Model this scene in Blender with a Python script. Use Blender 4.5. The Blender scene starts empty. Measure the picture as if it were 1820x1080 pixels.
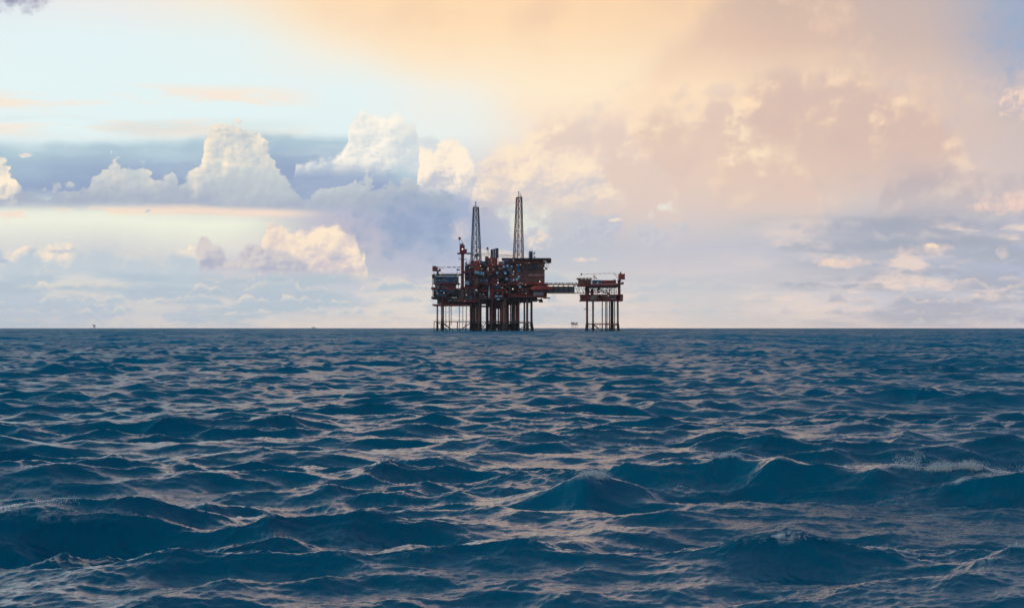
import bpy, math, random, os
import numpy as np
from mathutils import Vector, Matrix

# ------------------------------------------------------------------ camera, light, sky
S = bpy.context.scene
COL = S.collection
CAM_H = 4.0            # eye height above the mean sea level (deck of a small boat)
FPX = 70.0 / 36.0 * 1.82   # focal length in kilo-pixels of the 1820 px wide photograph
Y_LEVEL = 0.579        # where eye level falls, in the same unit
R_EARTH = 6.371e6
HAZE = 2.8e-5          # thickness of the sea air, per metre

cam_d = bpy.data.cameras.new('camera')
cam_d.lens = 70.0; cam_d.sensor_width = 36.0
cam_d.clip_start = 0.5; cam_d.clip_end = 90000.0
cam = bpy.data.objects.new('camera', cam_d); COL.objects.link(cam)
cam.location = (0.0, 0.0, CAM_H)
cam.rotation_euler = (math.radians(90.0) + math.atan((Y_LEVEL - 0.540) / FPX), 0.0, 0.0)
S.camera = cam

S.view_settings.view_transform = 'Standard'
S.view_settings.look = 'None'
S.view_settings.exposure = 0.0
S.view_settings.gamma = 1.0
S.view_settings.use_curve_mapping = False
S.render.engine = 'CYCLES'
S.cycles.max_bounces = 5
S.cycles.use_denoising = True
S.cycles.volume_bounces = 0
S.cycles.caustics_reflective = False
S.cycles.caustics_refractive = False

SUN_EL, SUN_AZ = math.radians(30.0), math.radians(-115.0)      # veiled sun, left of the boat and a little behind it
sun_d = bpy.data.lights.new('sun', 'SUN')
sun_d.energy = 0.6; sun_d.angle = math.radians(40.0); sun_d.color = (1.0, 0.80, 0.62)
sun = bpy.data.objects.new('sun', sun_d); COL.objects.link(sun)
_sd = Vector((math.sin(SUN_AZ) * math.cos(SUN_EL), math.cos(SUN_AZ) * math.cos(SUN_EL), math.sin(SUN_EL)))
sun.rotation_euler = (-_sd).to_track_quat('-Z', 'Y').to_euler()


def lin(c):
    return tuple((v / 255 / 12.92) if v <= 10 else ((v / 255 + 0.055) / 1.055) ** 2.4 for v in c)


class E:
    """a float socket that can be used in arithmetic"""
    nt = None

    def __init__(s, v):
        s.v = v

    @staticmethod
    def op(kind, *a, clamp=False):
        n = E.nt.nodes.new('ShaderNodeMath'); n.operation = kind; n.use_clamp = clamp
        for i, x in enumerate(a):
            x = x.v if isinstance(x, E) else x
            if isinstance(x, (int, float)):
                n.inputs[i].default_value = x
            else:
                E.nt.links.new(x, n.inputs[i])
        return E(n.outputs[0])

    def __add__(s, o): return E.op('ADD', s, o)
    __radd__ = __add__
    def __sub__(s, o): return E.op('SUBTRACT', s, o)
    def __rsub__(s, o): return E.op('SUBTRACT', o, s)
    def __mul__(s, o): return E.op('MULTIPLY', s, o)
    __rmul__ = __mul__
    def __truediv__(s, o): return E.op('DIVIDE', s, o)
    def __neg__(s): return E.op('MULTIPLY', s, -1.0)


def link(a, b):
    E.nt.links.new(a.v if isinstance(a, E) else a, b)


def setin(sock, x):
    if isinstance(x, E) or hasattr(x, 'is_linked'):
        link(x, sock)
    else:
        sock.default_value = x


def sstep(a, b, x):
    n = E.nt.nodes.new('ShaderNodeMapRange'); n.interpolation_type = 'SMOOTHSTEP'
    setin(n.inputs['Value'], x); setin(n.inputs['From Min'], a); setin(n.inputs['From Max'], b)
    return E(n.outputs['Result'])


def lstep(a, b, x):
    n = E.nt.nodes.new('ShaderNodeMapRange'); n.clamp = True
    setin(n.inputs['Value'], x); n.inputs['From Min'].default_value = a; n.inputs['From Max'].default_value = b
    return E(n.outputs['Result'])


def clamp01(x):
    return E.op('ADD', x, 0.0, clamp=True)


def vec(x, y, z=0.0):
    n = E.nt.nodes.new('ShaderNodeCombineXYZ')
    setin(n.inputs[0], x); setin(n.inputs[1], y); setin(n.inputs[2], z)
    return n.outputs[0]


def sep(v):
    n = E.nt.nodes.new('ShaderNodeSeparateXYZ'); E.nt.links.new(v, n.inputs[0])
    return [E(o) for o in n.outputs]


def noise(v, scale=1.0, detail=4.0, rough=0.55, dist=0.0):
    n = E.nt.nodes.new('ShaderNodeTexNoise')
    E.nt.links.new(v, n.inputs['Vector'])
    n.inputs['Scale'].default_value = scale; n.inputs['Detail'].default_value = detail
    n.inputs['Roughness'].default_value = rough; n.inputs['Distortion'].default_value = dist
    return n


def voro(v, scale, detail=2.0, rough=0.5, smooth=0.6):
    n = E.nt.nodes.new('ShaderNodeTexVoronoi'); n.feature = 'SMOOTH_F1'; n.voronoi_dimensions = '2D'
    E.nt.links.new(v, n.inputs['Vector'])
    n.inputs['Scale'].default_value = scale; n.inputs['Detail'].default_value = detail
    n.inputs['Roughness'].default_value = rough; n.inputs['Smoothness'].default_value = smooth
    return E(n.outputs['Distance'])


def mixc(f, a, b):
    """a -> b by f; colours given as sRGB tuples or sockets"""
    n = E.nt.nodes.new('ShaderNodeMix'); n.data_type = 'RGBA'
    setin(n.inputs[0], f)
    for k, c in ((6, a), (7, b)):
        if isinstance(c, tuple):
            n.inputs[k].default_value = lin(c) + (1.0,)
        else:
            E.nt.links.new(c, n.inputs[k])
    return n.outputs[2]


def curve(x, pts, lo, hi, x0=-0.2, x1=2.02):
    """piecewise profile y(x) through pts, as a Float Curve"""
    n = E.nt.nodes.new('ShaderNodeFloatCurve')
    t = lstep(x0, x1, x)
    E.nt.links.new(t.v, n.inputs['Value'])
    c = n.mapping.curves[0]
    P = [((px - x0) / (x1 - x0), (py - lo) / (hi - lo)) for px, py in pts]
    if P[0][0] > 0: P.insert(0, (0.0, P[0][1]))
    if P[-1][0] < 1: P.append((1.0, P[-1][1]))
    c.points[0].location = P[0]; c.points[1].location = P[-1]
    for p in P[1:-1]:
        c.points.new(*p)
    for p in c.points:
        p.handle_type = 'VECTOR' if False else 'AUTO_CLAMPED'
    n.mapping.update()
    return E(n.outputs[0]) * (hi - lo) + lo


def ramp(t, stops):
    n = E.nt.nodes.new('ShaderNodeValToRGB')
    E.nt.links.new(t.v, n.inputs[0])
    cr = n.color_ramp
    cr.elements[0].position = stops[0][0]; cr.elements[0].color = lin(stops[0][1]) + (1,)
    cr.elements[1].position = stops[-1][0]; cr.elements[1].color = lin(stops[-1][1]) + (1,)
    for p, c in stops[1:-1]:
        e = cr.elements.new(p); e.color = lin(c) + (1,)
    return n.outputs[0]


def build_world():
    w = bpy.data.worlds.new('World'); S.world = w; w.use_nodes = True
    nt = w.node_tree; nt.nodes.clear(); E.nt = nt
    tc = nt.nodes.new('ShaderNodeTexCoord')
    dx, dy, dz = sep(tc.outputs['Generated'])
    az = E.op('ARCTAN2', dx, dy)
    el = E.op('ARCSINE', dz)
    # compass bearing and height over the horizon, in thousands of 1/3539 rad
    X = az * FPX + 0.910
    Y = Y_LEVEL - el * FPX
    P = vec(X, Y)
    nA = sep(noise(P, 7.0, 5.0, 0.5).outputs['Color'])
    nB = sep(noise(P, 42.0, 4.0, 0.55).outputs['Color'])
    nS = E(noise(vec(X * 3.0, Y * 17.0, 3.1), 1.0, 6.0, 0.55).outputs[0])       # streaks
    nP = E(noise(vec(X * 9.0, Y * 26.0, 7.7), 1.0, 5.0, 0.55).outputs[0])       # flat puffs
    nL = E(noise(vec(X, Y, 5.0), 3.2, 5.0, 0.5).outputs[0])                       # large soft
    gx = (nA[0] - 0.5) * 0.07 + (nB[0] - 0.5) * 0.014
    gy = (nA[1] - 0.5) * 0.05 + (nB[1] - 0.5) * 0.014
    Xs, Ys = X + gx * 0.6, Y + gy * 0.6
    Xw, Yw = X + (nB[0] - 0.5) * 0.018 + (nA[0] - 0.5) * 0.012, Y + (nB[1] - 0.5) * 0.014 + (nA[1] - 0.5) * 0.008
    Pw = vec(Xw, Yw * 1.15)
    v1 = voro(Pw, 24.0, 3.0, 0.6)
    v2 = voro(vec(Xw - 0.0052, Yw * 1.15 - 0.0060), 24.0, 3.0, 0.6)
    billow = 0.42 - v1                       # cauliflower bulges, + towards bulge centres
    relief = (v2 - v1) * 2.4                 # + on flanks that face the light, up and to the left
    vb1 = voro(vec(Xs, Ys * 1.3, 2.0), 9.0, 2.5, 0.5)
    vb2 = voro(vec(Xs - 0.016, Ys * 1.3 - 0.02, 2.0), 9.0, 2.5, 0.5)
    reliefB = (vb2 - vb1) * 1.5

    # ---- backdrop: bearing x height grid of air and far cloud colours
    rows = [-0.03, 0.0, 0.08, 0.16, 0.24, 0.31, 0.36, 0.40, 0.44, 0.48, 0.53, 0.565, 0.585]
    grid = [
        (-0.10, [(215,225,235),(222,232,240),(228,242,244),(229,244,244),(228,241,241),(200,214,224),(215,222,220),(238,240,224),(222,220,215),(200,206,212),(190,198,203),(205,208,210),(222,210,203)]),
        (0.20,  [(238,232,226),(238,234,230),(228,243,245),(228,244,245),(228,243,243),(205,222,228),(228,232,220),(238,240,222),(214,215,214),(190,198,203),(178,191,202),(200,205,208),(224,211,202)]),
        (0.40,  [(252,232,208),(248,234,214),(230,242,240),(228,244,245),(228,244,244),(200,214,224),(215,212,214),(238,241,221),(226,224,215),(200,202,210),(184,195,204),(206,207,209),(228,213,203)]),
        (0.60,  [(255,228,192),(254,229,194),(246,238,222),(229,243,243),(226,241,242),(195,210,222),(186,190,208),(188,186,202),(196,190,200),(188,192,203),(200,204,211),(215,208,204),(230,214,203)]),
        (0.80,  [(255,220,178),(255,222,182),(255,230,195),(242,240,230),(234,240,236),(214,214,218),(166,178,204),(160,176,206),(172,184,206),(188,190,206),(206,208,210),(218,211,206),(233,215,202)]),
        (1.00,  [(248,210,176),(251,213,176),(254,222,184),(255,232,202),(248,226,204),(234,214,204),(205,204,208),(196,199,207),(188,194,205),(200,201,206),(216,208,206),(226,212,204),(236,215,200)]),
        (1.20,  [(220,190,172),(224,193,172),(234,202,178),(252,224,192),(250,222,194),(238,214,198),(222,206,200),(208,202,204),(196,195,204),(205,201,205),(220,209,204),(228,213,203),(236,215,200)]),
        (1.40,  [(206,182,169),(210,185,171),(222,192,174),(246,218,190),(240,212,188),(232,208,190),(224,204,194),(208,202,203),(194,194,204),(206,202,206),(214,206,205),(224,210,203),(232,213,201)]),
        (1.60,  [(196,180,176),(200,182,177),(208,186,177),(224,198,182),(224,198,183),(216,198,192),(204,200,202),(180,183,194),(176,180,192),(182,185,196),(202,200,208),(212,203,204),(226,208,200)]),
        (1.84,  [(156,174,202),(157,173,200),(160,172,196),(186,182,194),(208,192,188),(210,196,194),(205,196,196),(172,182,200),(172,182,202),(182,190,211),(190,194,209),(196,195,204),(216,203,201)]),
    ]
    t = lstep(-0.03, 0.585, Ys)
    prev = None
    for i, (gx0, cols) in enumerate(grid):
        c = ramp(t, [((r + 0.03) / 0.615, col) for r, col in zip(rows, cols)])
        if prev is None:
            prev = c
        else:
            prev = mixc(sstep(grid[i - 1][0], gx0, Xs), prev, c)
    col = prev

    # mauve/peach softness of the big sheet of cloud on the right
    rightm = sstep(0.83, 1.05, Xs) * sstep(0.56, 0.40, Y)
    k = clamp01(0.5 + reliefB * 0.45 + (nL - 0.5) * 2.2)
    band = sstep(0.10, 0.20, Y) * sstep(0.42, 0.30, Y)
    col = mixc(rightm * band * sstep(0.55, 0.95, k) * sstep(1.62, 1.38, Xs) * 0.85, col, (255, 230, 196))
    col = mixc(rightm * band * sstep(0.42, 0.12, k) * 0.5, col, (206, 192, 194))

    def soft_tower(col, prof, base, lit, body, op, depth=0.16):
        tp = curve(Xs, prof, 0.0, 0.7)
        dd = Ys - tp + billow * 0.014 + (nB[1] - 0.5) * 0.010
        al = sstep(0.0, 0.055, dd) * sstep(base + 0.09, base - 0.12, Ys + (nL - 0.5) * 0.08) * op
        L = clamp01(0.55 + reliefB * 0.5 + relief * 0.10 + (nL - 0.5) * 1.4 + (nA[0] - 0.5) * 0.5 - dd * (0.5 / depth))
        return mixc(al, col, mixc(sstep(0.25, 0.8, L), body, lit))
    col = soft_tower(col, [(1.16, .5), (1.30, .17), (1.345, .115), (1.40, .095), (1.44, .105), (1.50, .10), (1.56, .135), (1.62, .16), (1.70, .24), (1.82, .5)], .34, (255, 224, 190), (216, 189, 177), 0.85)
    col = soft_tower(col, [(.96, .5), (1.08, .24), (1.14, .18), (1.19, .16), (1.24, .185), (1.29, .15), (1.34, .20), (1.42, .26), (1.58, .5)], .37, (255, 230, 198), (225, 199, 184), 0.85)
    col = soft_tower(col, [(.76, .5), (.88, .25), (.94, .215), (.975, .175), (1.02, .18), (1.05, .20), (1.08, .175), (1.13, .22), (1.2, .3), (1.25, .5)], .37, (255, 232, 203), (228, 206, 195), 0.85)
    col = soft_tower(col, [(1.5, .5), (1.56, .30), (1.62, .275), (1.70, .27), (1.78, .29), (1.85, .28)], .40, (224, 204, 194), (188, 176, 182), 0.8)

    # orange veil across the top with a soft slanting lower edge
    edge = curve(Xs, [(0.25, -0.03), (0.42, 0.035), (0.55, 0.085), (0.70, 0.130), (0.85, 0.165), (1.0, 0.19), (1.2, 0.10), (1.4, -0.03)], -0.1, 0.3)
    veil = sstep(-0.035, 0.055, edge - Y + (nL - 0.5) * 0.03)
    veilc = mixc(sstep(0.18, 0.0, Y), (254, 236, 206), (254, 218, 176))
    col = mixc(veil * sstep(0.3, 0.75, X) * 0.75, col, veilc)

    # smoky texture in the veil
    tex = sstep(0.46, 0.66, nA[2] * 0.6 + nL * 0.4) * sstep(0.13, 0.03, Y + (nL - 0.5) * 0.1) * sstep(0.45, 0.85, X)
    col = mixc(tex * 0.55, col, (232, 196, 172))
    tex = sstep(0.50, 0.66, nB[2] * 0.35 + nA[2] * 0.65) * sstep(0.24, 0.14, Y) * sstep(0.95, 1.25, X)
    col = mixc(tex * 0.35, col, (248, 216, 188))

    # thin peach streaks high on the left
    reg = sstep(0.60, 0.45, X) * sstep(0.150, 0.175, Y) * sstep(0.262, 0.235, Y)
    col = mixc(reg * sstep(0.42, 0.56, nS) * 0.9, col, (249, 232, 214))
    reg2 = reg * sstep(0.50, 0.64, E(noise(vec(X * 3.0 + 5.0, Y * 19.0, 9.0), 1.0, 5.0, 0.5).outputs[0]))
    col = mixc(reg2 * sstep(0.20, 0.24, Y) * 0.6, col, (214, 222, 222))

    # blue stratus band on the left
    top = curve(X + gx * 0.3, [(0.0, .258), (.03, .263), (.07, .267), (.11, .259), (.15, .258), (.2, .254), (.3, .254), (.36, .246), (.46, .229), (.52, .235), (.57, .240), (.62, .243), (.68, .255), (.76, .30)], 0.15, 0.45)
    d = Y - top + (nS - 0.5) * 0.05 + (nB[1] - 0.5) * 0.006
    a = sstep(-0.004, 0.022, d + (nA[1] - 0.5) * 0.02) * (0.80 + 0.2 * sstep(0.38, 0.55, nP)) * sstep(0.385, 0.34, Y) * sstep(0.735, 0.66, X - (Y - 0.25) * 0.9)
    c = mixc(sstep(0.005, 0.075, d), (178, 203, 214), (150, 168, 198))
    c = mixc(sstep(0.55, 0.72, nS) * 0.5 * sstep(0.45, 0.55, X), c, (205, 220, 226))
    col = mixc(a, col, c)

    def cumulus(col, prof, base, basesoft, lit, body, shade, amp=0.022, depth=0.09, litw=None, soft=0.013, opacity=1.0, side=None, basecol=None):
        """heaped cloud: crenellated upper outline, lit bulges, darker flat base"""
        tp = curve(X + (nB[0] - 0.5) * 0.016, prof, 0.0, 0.7)
        dd = Y - tp + billow * amp + (nB[1] - 0.5) * 0.010
        al = sstep(0.0, soft, dd) * sstep(base + basesoft, base - basesoft * 0.4, Y + gy * 0.35)
        if side is not None:
            al = al * side
        L = clamp01(0.52 + relief * 0.22 + reliefB * 0.50 + (nL - 0.5) * 1.0 + (nB[0] - 0.5) * 0.5 - dd * (1.0 / depth) * 0.55 + 0.18)
        if litw is not None:
            L = L * litw
        dk = sstep(base - 0.075, base + 0.01, Y + (nL - 0.5) * 0.06)
        cc = mixc(clamp01(dk - relief * 0.16 - reliefB * 0.3), body, shade)
        cc = mixc(sstep(0.12, 0.92, L), cc, lit)
        return mixc(al * opacity, col, cc)

    # far bright tower right of the band
    col = cumulus(col, [(.515, .34), (.53, .275), (.56, .27), (.60, .262), (.618, .245), (.622, .205), (.637, .186), (.648, .181), (.665, .190), (.685, .196), (.70, .190), (.715, .193), (.727, .205), (.735, .200), (.742, .232), (.77, .233), (.79, .246), (.82, .30), (.84, .40)],
                  0.295, 0.03, (255, 247, 233), (228, 230, 226), (200, 212, 220), amp=0.016, depth=0.15, soft=0.018,
                  litw=curve(X, [(.5, 1.0), (.66, 1.0), (.72, .55), (.80, .3)], 0, 1))
    # peach heads beside it
    col = cumulus(col, [(.735, .45), (.742, .262), (.752, .253), (.77, .262), (.782, .245), (.80, .238), (.815, .243), (.83, .262), (.845, .29), (.87, .36), (.91, .45)],
                  0.335, 0.03, (255, 240, 218), (230, 217, 210), (196, 198, 210), amp=0.012, depth=0.16)
    col = cumulus(col, [(.78, .45), (.84, .31), (.857, .262), (.87, .247), (.885, .226), (.90, .222), (.93, .228), (.95, .225), (.98, .24), (1.02, .24), (1.06, .27), (1.12, .34), (1.2, .45)],
                  0.345, 0.045, (255, 234, 206), (238, 216, 204), (208, 204, 208), amp=0.020, depth=0.20, soft=0.035, opacity=0.75)
    # long heaped row on the left
    prof = [(-.05, .262), (0.0, .268), (.018, .275), (.03, .285), (.044, .299), (.053, .318), (.064, .327), (.075, .318), (.09, .322), (.105, .330), (.12, .318), (.148, .322), (.163, .312),
            (.172, .300), (.187, .295), (.197, .285), (.21, .268), (.228, .276), (.25, .277), (.27, .287), (.283, .303), (.296, .293), (.315, .296), (.325, .318), (.333, .296), (.352, .288), (.362, .272),
            (.370, .248), (.3735, .214), (.385, .206), (.40, .214), (.418, .206), (.44, .207), (.457, .214), (.470, .228), (.482, .255), (.497, .278), (.512, .300), (.527, .320), (.545, .338),
            (.562, .328), (.577, .312), (.598, .306), (.63, .303), (.66, .297), (.69, .300), (.72, .305), (.76, .318), (.80, .335), (.86, .36), (.95, .40)]
    lw = curve(X, [(-.05, 1), (.035, 1), (.06, .35), (.13, .45), (.19, .5), (.215, .75), (.24, .35), (.29, .8), (.32, .45), (.36, 1.1), (.44, 1.1), (.47, 1.0), (.50, .4), (.56, .32), (.68, .4), (.80, .25)], 0, 1.1)
    lw = lw * curve(Y, [(.20, 1.0), (.275, 1.0), (.31, .75), (.34, .5), (.38, .3)], 0, 1.0, 0.15, 0.45)
    lw = clamp01(lw + sstep(0.06, 0.03, X))
    col = cumulus(col, prof, 0.368, 0.018, (255, 238, 214), (201, 208, 210), (170, 180, 197), amp=0.036, depth=0.15, litw=lw, soft=0.010)
    # peach lip under its base
    lip = curve(X + gx, [(0.0, .392), (.1, .385), (.2, .378), (.3, .374), (.45, .380), (.6, .383), (.66, .37)], 0.3, 0.5)
    dl = Y - lip + (nS - 0.5) * 0.02
    col = mixc(sstep(0.014, 0.0, E.op('ABSOLUTE', dl)) * sstep(0.60, 0.48, X) * sstep(0.46, 0.56, nP + sstep(0.2, 0.35, X) * 0.12) * 0.85, col, (248, 222, 202))

    # pale far tower behind the grey one, then the grey one
    col = cumulus(col, [(.455, .50), (.466, .42), (.472, .398), (.487, .386), (.503, .388), (.515, .402), (.54, .404), (.56, .392), (.59, .386), (.607, .395), (.62, .412), (.638, .410), (.645, .425), (.64, .445), (.652, .48), (.66, .52)],
                  0.482, 0.02, (253, 232, 206), (226, 210, 203), (205, 196, 204), amp=0.014, depth=0.22)
    col = cumulus(col, [(.29, .50), (.335, .475), (.352, .455), (.357, .412), (.364, .404), (.376, .405), (.381, .425), (.395, .430), (.405, .442), (.42, .444), (.432, .436), (.445, .428), (.458, .423), (.475, .430), (.50, .430), (.52, .440), (.54, .455), (.565, .475), (.60, .50)],
                  0.479, 0.008, (216, 208, 206), (198, 195, 202), (176, 179, 198), amp=0.014, depth=0.14)
    # second row, low on the left
    side = sstep(0.358, 0.350, X + gx * 0.3)
    col = cumulus(col, [(-.05, .385), (.004, .390), (.013, .40), (.015, .425), (.02, .435), (.05, .430), (.08, .425), (.13, .426), (.16, .431), (.19, .432), (.23, .431), (.26, .434), (.28, .441), (.30, .441), (.31, .434), (.33, .432), (.345, .423), (.355, .43), (.37, .47)],
                  0.56, 0.07, (253, 232, 208), (194, 205, 213), (180, 192, 206), amp=0.022, depth=0.035, side=side,
                  litw=curve(X, [(.0, .3), (.02, 1), (.12, 1), (.16, .5), (.3, .45), (.34, .9), (.36, .5)], 0, 1))
    def row(col, base, h, fx, seed, lit, body, shade, thr=0.42, soft=0.006, op=1.0, mask=None, tall=0.09):
        """a rank of small flat-based heaps whose height follows slow noise along the horizon"""
        nn = E(noise(vec(X + (nB[0] - 0.5) * 0.02, 0.0, seed), fx, 4.0, 0.6).outputs[0])
        hh = (nn - thr) * (1.0 / 0.22) * h + billow * 0.010
        wav = (nA[1] - 0.5) * 0.016
        up = (base + wav) - Y                        # height over the base
        al = sstep(0.0, soft, hh - up) * sstep(-soft * 1.3, soft * 0.3, up)
        if mask is not None:
            al = al * mask
        f = up * (1.0 / h)
        cc = mixc(clamp01(0.75 - f * 1.1 - reliefB * 0.3), body, shade)
        cc = mixc(clamp01(sstep(0.55 * h, 0.0, hh - up) * 0.48 + relief * 0.12 + reliefB * 0.4 - 0.1), cc, lit)
        return mixc(al * op, col, cc)
    # dark puff at the left edge, small dark puffs
    def blob(col, cx, cy, rx, ry, c, soft=0.5, op=1.0, wob=1.0, c2=None):
        ux = (Xw - cx + gx * wob) * (1.0 / rx)
        uy = (Yw - cy + gy * wob * 0.6) * (1.0 / ry)
        r2 = ux * ux + uy * uy
        al = sstep(1.25, 1.0 - soft, r2 - billow * 0.8 + 0.1)
        if c2 is not None:
            c = mixc(clamp01(0.5 - uy * 0.4 + relief), c2, c)
        return mixc(al * op, col, c)
    # dim blue shaft of rain in the middle
    col = blob(col, .735, .402, .15, .080, (146, 165, 195), 0.95, 0.95)
    # ranks of small clouds standing one behind the other down to the horizon
    leftm = sstep(0.98, 0.80, X)
    rightw = sstep(1.20, 1.50, X)
    soft_right = curve(X, [(0, 1), (.8, 1), (1.1, .45), (1.3, .35), (1.5, .8), (1.8, .9)], 0, 1)
    warmL = mixc(rightw, (252, 230, 206), (246, 222, 204))
    bodyc = mixc(rightw, (198, 205, 208), (192, 191, 199))
    shadc = mixc(rightw, (176, 192, 204), (168, 172, 186))
    lowm = sstep(0.475, 0.50, Y) * sstep(0.592, 0.57, Y)
    streak = sstep(0.54, 0.44, nS) * sstep(0.54, 0.46, nP)
    col = mixc(lowm * streak * soft_right * 0.32, col, warmL)
    col = mixc(lowm * sstep(0.46, 0.58, nS) * 0.85 * soft_right, col, shadc)
    col = row(col, .572, .016, 26.0, 1.0, (240, 222, 206), (214, 208, 205), (206, 205, 206), 0.44, 0.004, 0.7, soft_right)
    col = row(col, .556, .022, 17.0, 2.0, warmL, bodyc, shadc, 0.42, 0.004, 0.95, soft_right)
    col = row(col, .536, .026, 13.0, 3.3, warmL, bodyc, shadc, 0.41, 0.005, 1.0, soft_right)
    col = row(col, .514, .030, 9.0, 4.1, warmL, bodyc, shadc, 0.40, 0.006, 1.0, soft_right)
    col = row(col, .499, .028, 11.0, 5.7, warmL, bodyc, shadc, 0.45, 0.006, 0.8, soft_right * sstep(.36, .40, X))
    col = row(col, .470, .030, 7.0, 6.2, (244, 220, 203), (204, 200, 206), (176, 182, 198), 0.42, 0.008, 0.9, sstep(1.32, 1.50, X))
    colw = sstep(1.25, 1.5, X) * sstep(0.375, 0.40, Y) * sstep(0.50, 0.46, Y)
    col = mixc(colw * sstep(0.44, 0.58, nS) * 0.8, col, (166, 172, 186))
    col = row(col, .432, .045, 5.0, 8.8, (226, 212, 204), (184, 186, 196), (168, 174, 188), 0.38, 0.012, 0.85, sstep(1.38, 1.60, X))
    colw = sstep(1.25, 1.5, X) * sstep(0.39, 0.41, Y) * sstep(0.575, 0.53, Y)
    col = mixc(colw * sstep(0.50, 0.36, nP) * sstep(0.52, 0.44, nS) * 0.8, col, (238, 216, 203))

    # long slate bands low on the right
    for cx, cy, rx, ry in ((1.60, .408, .26, .016), (1.74, .436, .20, .012), (1.50, .440, .20, .013), (1.66, .486, .22, .008), (1.50, .506, .16, .006), (1.78, .520, .14, .007)):
        col = blob(col, cx, cy, rx, ry, (164, 170, 186), 0.95, 0.75, 0.9)

    # windows of clear light and darker sheets around the rig
    col = blob(col, .935, .395, .066, .042, (232, 233, 220), 0.9, 1.0, 1.3)
    col = blob(col, .880, .455, .07, .018, (244, 224, 204), 0.7, 0.7)
    col = blob(col, .815, .408, .032, .036, (240, 220, 206), 0.95, 0.75, 0.9)
    col = blob(col, .955, .428, .045, .020, (248, 224, 202), 0.5, 0.9, 0.8, (215, 212, 214))
    col = blob(col, .915, .378, .05, .0035, (196, 204, 212), 0.8, 0.7, 0.2)
    col = blob(col, 1.045, .410, .075, .045, (198, 201, 209), 0.45, 1.0, 0.8, (190, 192, 206))
    col = blob(col, 1.165, .420, .095, .036, (202, 202, 208), 0.6, 0.85, 1.0, (194, 194, 206))
    col = blob(col, 1.182, .371, .024, .012, (233, 230, 217), 0.95, 0.9, 0.7)
    col = blob(col, 1.152, .384, .010, .014, (225, 212, 206), 0.5, 0.9, 0.3)
    col = blob(col, 1.089, .392, .012, .006, (244, 226, 208), 0.95, 0.9, 0.4)
    col = blob(col, 1.035, .462, .030, .007, (246, 222, 202), 0.6, 0.9, 0.3)
    col = blob(col, 1.075, .283, .016, .006, (232, 228, 218), 0.9, 0.6, 0.5)
    col = blob(col, .595, .458, .020, .009, (172, 181, 202), 0.6, 0.9, 0.3)
    col = blob(col, .118, .450, .032, .006, (178, 188, 206), 0.6, 0.8, 0.3)
    col = blob(col, .022, .466, .014, .008, (180, 192, 208), 0.5, 0.9, 0.3)
    col = blob(col, .272, .380, .007, .004, (190, 205, 212), 0.5, 0.8, 0.2)
    col = blob(col, .060, .284, .016, .006, (232, 222, 214), 0.5, 0.9, 0.3)
    # right edge
    col = blob(col, 1.780, .368, .12, .022, (238, 210, 197), 0.7, 0.95, 0.7, (230, 200, 190))
    col = blob(col, 1.500, .466, .075, .012, (228, 206, 198), 0.9, 0.95, 0.9)
    col = blob(col, 1.478, .466, .024, .011, (248, 220, 194), 0.95, 0.8, 0.6)
    col = blob(col, 1.635, .452, .075, .013, (226, 206, 200), 0.9, 0.95, 1.0)
    col = blob(col, 1.645, .444, .015, .007, (252, 224, 194), 0.7, 0.9, 0.3)
    col = blob(col, 1.765, .450, .016, .016, (218, 204, 202), 0.9, 0.8, 0.6)
    col = blob(col, 1.870, .060, .175, .150, (156, 174, 200), 0.9, 0.85, 1.4, (162, 174, 196))
    col = blob(col, 1.810, .200, .048, .040, (244, 214, 194), 0.5, 0.9, 1.0, (206, 190, 192))
    # torn grey scrap in the upper left corner
    col = blob(col, .012, -.004, .115, .062, (150, 150, 176), 0.9, 0.95, 1.6)

    # ---- the dome above and around the picture: dusk blue-grey overcast, unseen warm band ahead boosted to brighten the water's glints
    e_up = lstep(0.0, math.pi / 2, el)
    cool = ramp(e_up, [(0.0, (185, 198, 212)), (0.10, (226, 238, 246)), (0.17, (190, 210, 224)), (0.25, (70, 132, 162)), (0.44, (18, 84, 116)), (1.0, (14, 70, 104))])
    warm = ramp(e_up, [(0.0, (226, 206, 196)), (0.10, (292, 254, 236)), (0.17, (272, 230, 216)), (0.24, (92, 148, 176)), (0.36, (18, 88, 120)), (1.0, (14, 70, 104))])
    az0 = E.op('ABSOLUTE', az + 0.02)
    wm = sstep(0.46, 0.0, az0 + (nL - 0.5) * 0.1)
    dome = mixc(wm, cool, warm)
    dome = mixc(sstep(0.03, 0.24, az) * sstep(0.09, 0.16, el) * sstep(1.6, 1.2, az) * 0.75, dome, (92, 112, 138))
    N3 = noise(tc.outputs['Generated'], 3.0, 6.0, 0.55)
    dome = mixc(sstep(0.45, 0.7, E(N3.outputs[0])) * sstep(0.10, 0.25, el) * 0.5, dome, (150, 140, 150))
    back = sstep(1.1, 2.2, az0)
    dome = mixc(back * 0.7, dome, (62, 106, 134))
    # physically based sky contributes to the clear air overhead
    sky = nt.nodes.new('ShaderNodeTexSky'); sky.sky_type = 'NISHITA'; sky.sun_disc = False
    sky.sun_elevation = SUN_EL; sky.sun_rotation = SUN_AZ; sky.air_density = 1.2; sky.dust_density = 2.0
    sc = nt.nodes.new('ShaderNodeVectorMath'); sc.operation = 'SCALE'; sc.inputs['Scale'].default_value = 0.05
    nt.links.new(sky.outputs[0], sc.inputs[0])
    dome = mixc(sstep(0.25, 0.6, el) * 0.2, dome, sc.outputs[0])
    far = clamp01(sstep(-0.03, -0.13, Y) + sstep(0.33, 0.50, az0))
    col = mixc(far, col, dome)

    bg = nt.nodes.new('ShaderNodeBackground'); bg.inputs['Strength'].default_value = 1.0
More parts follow.
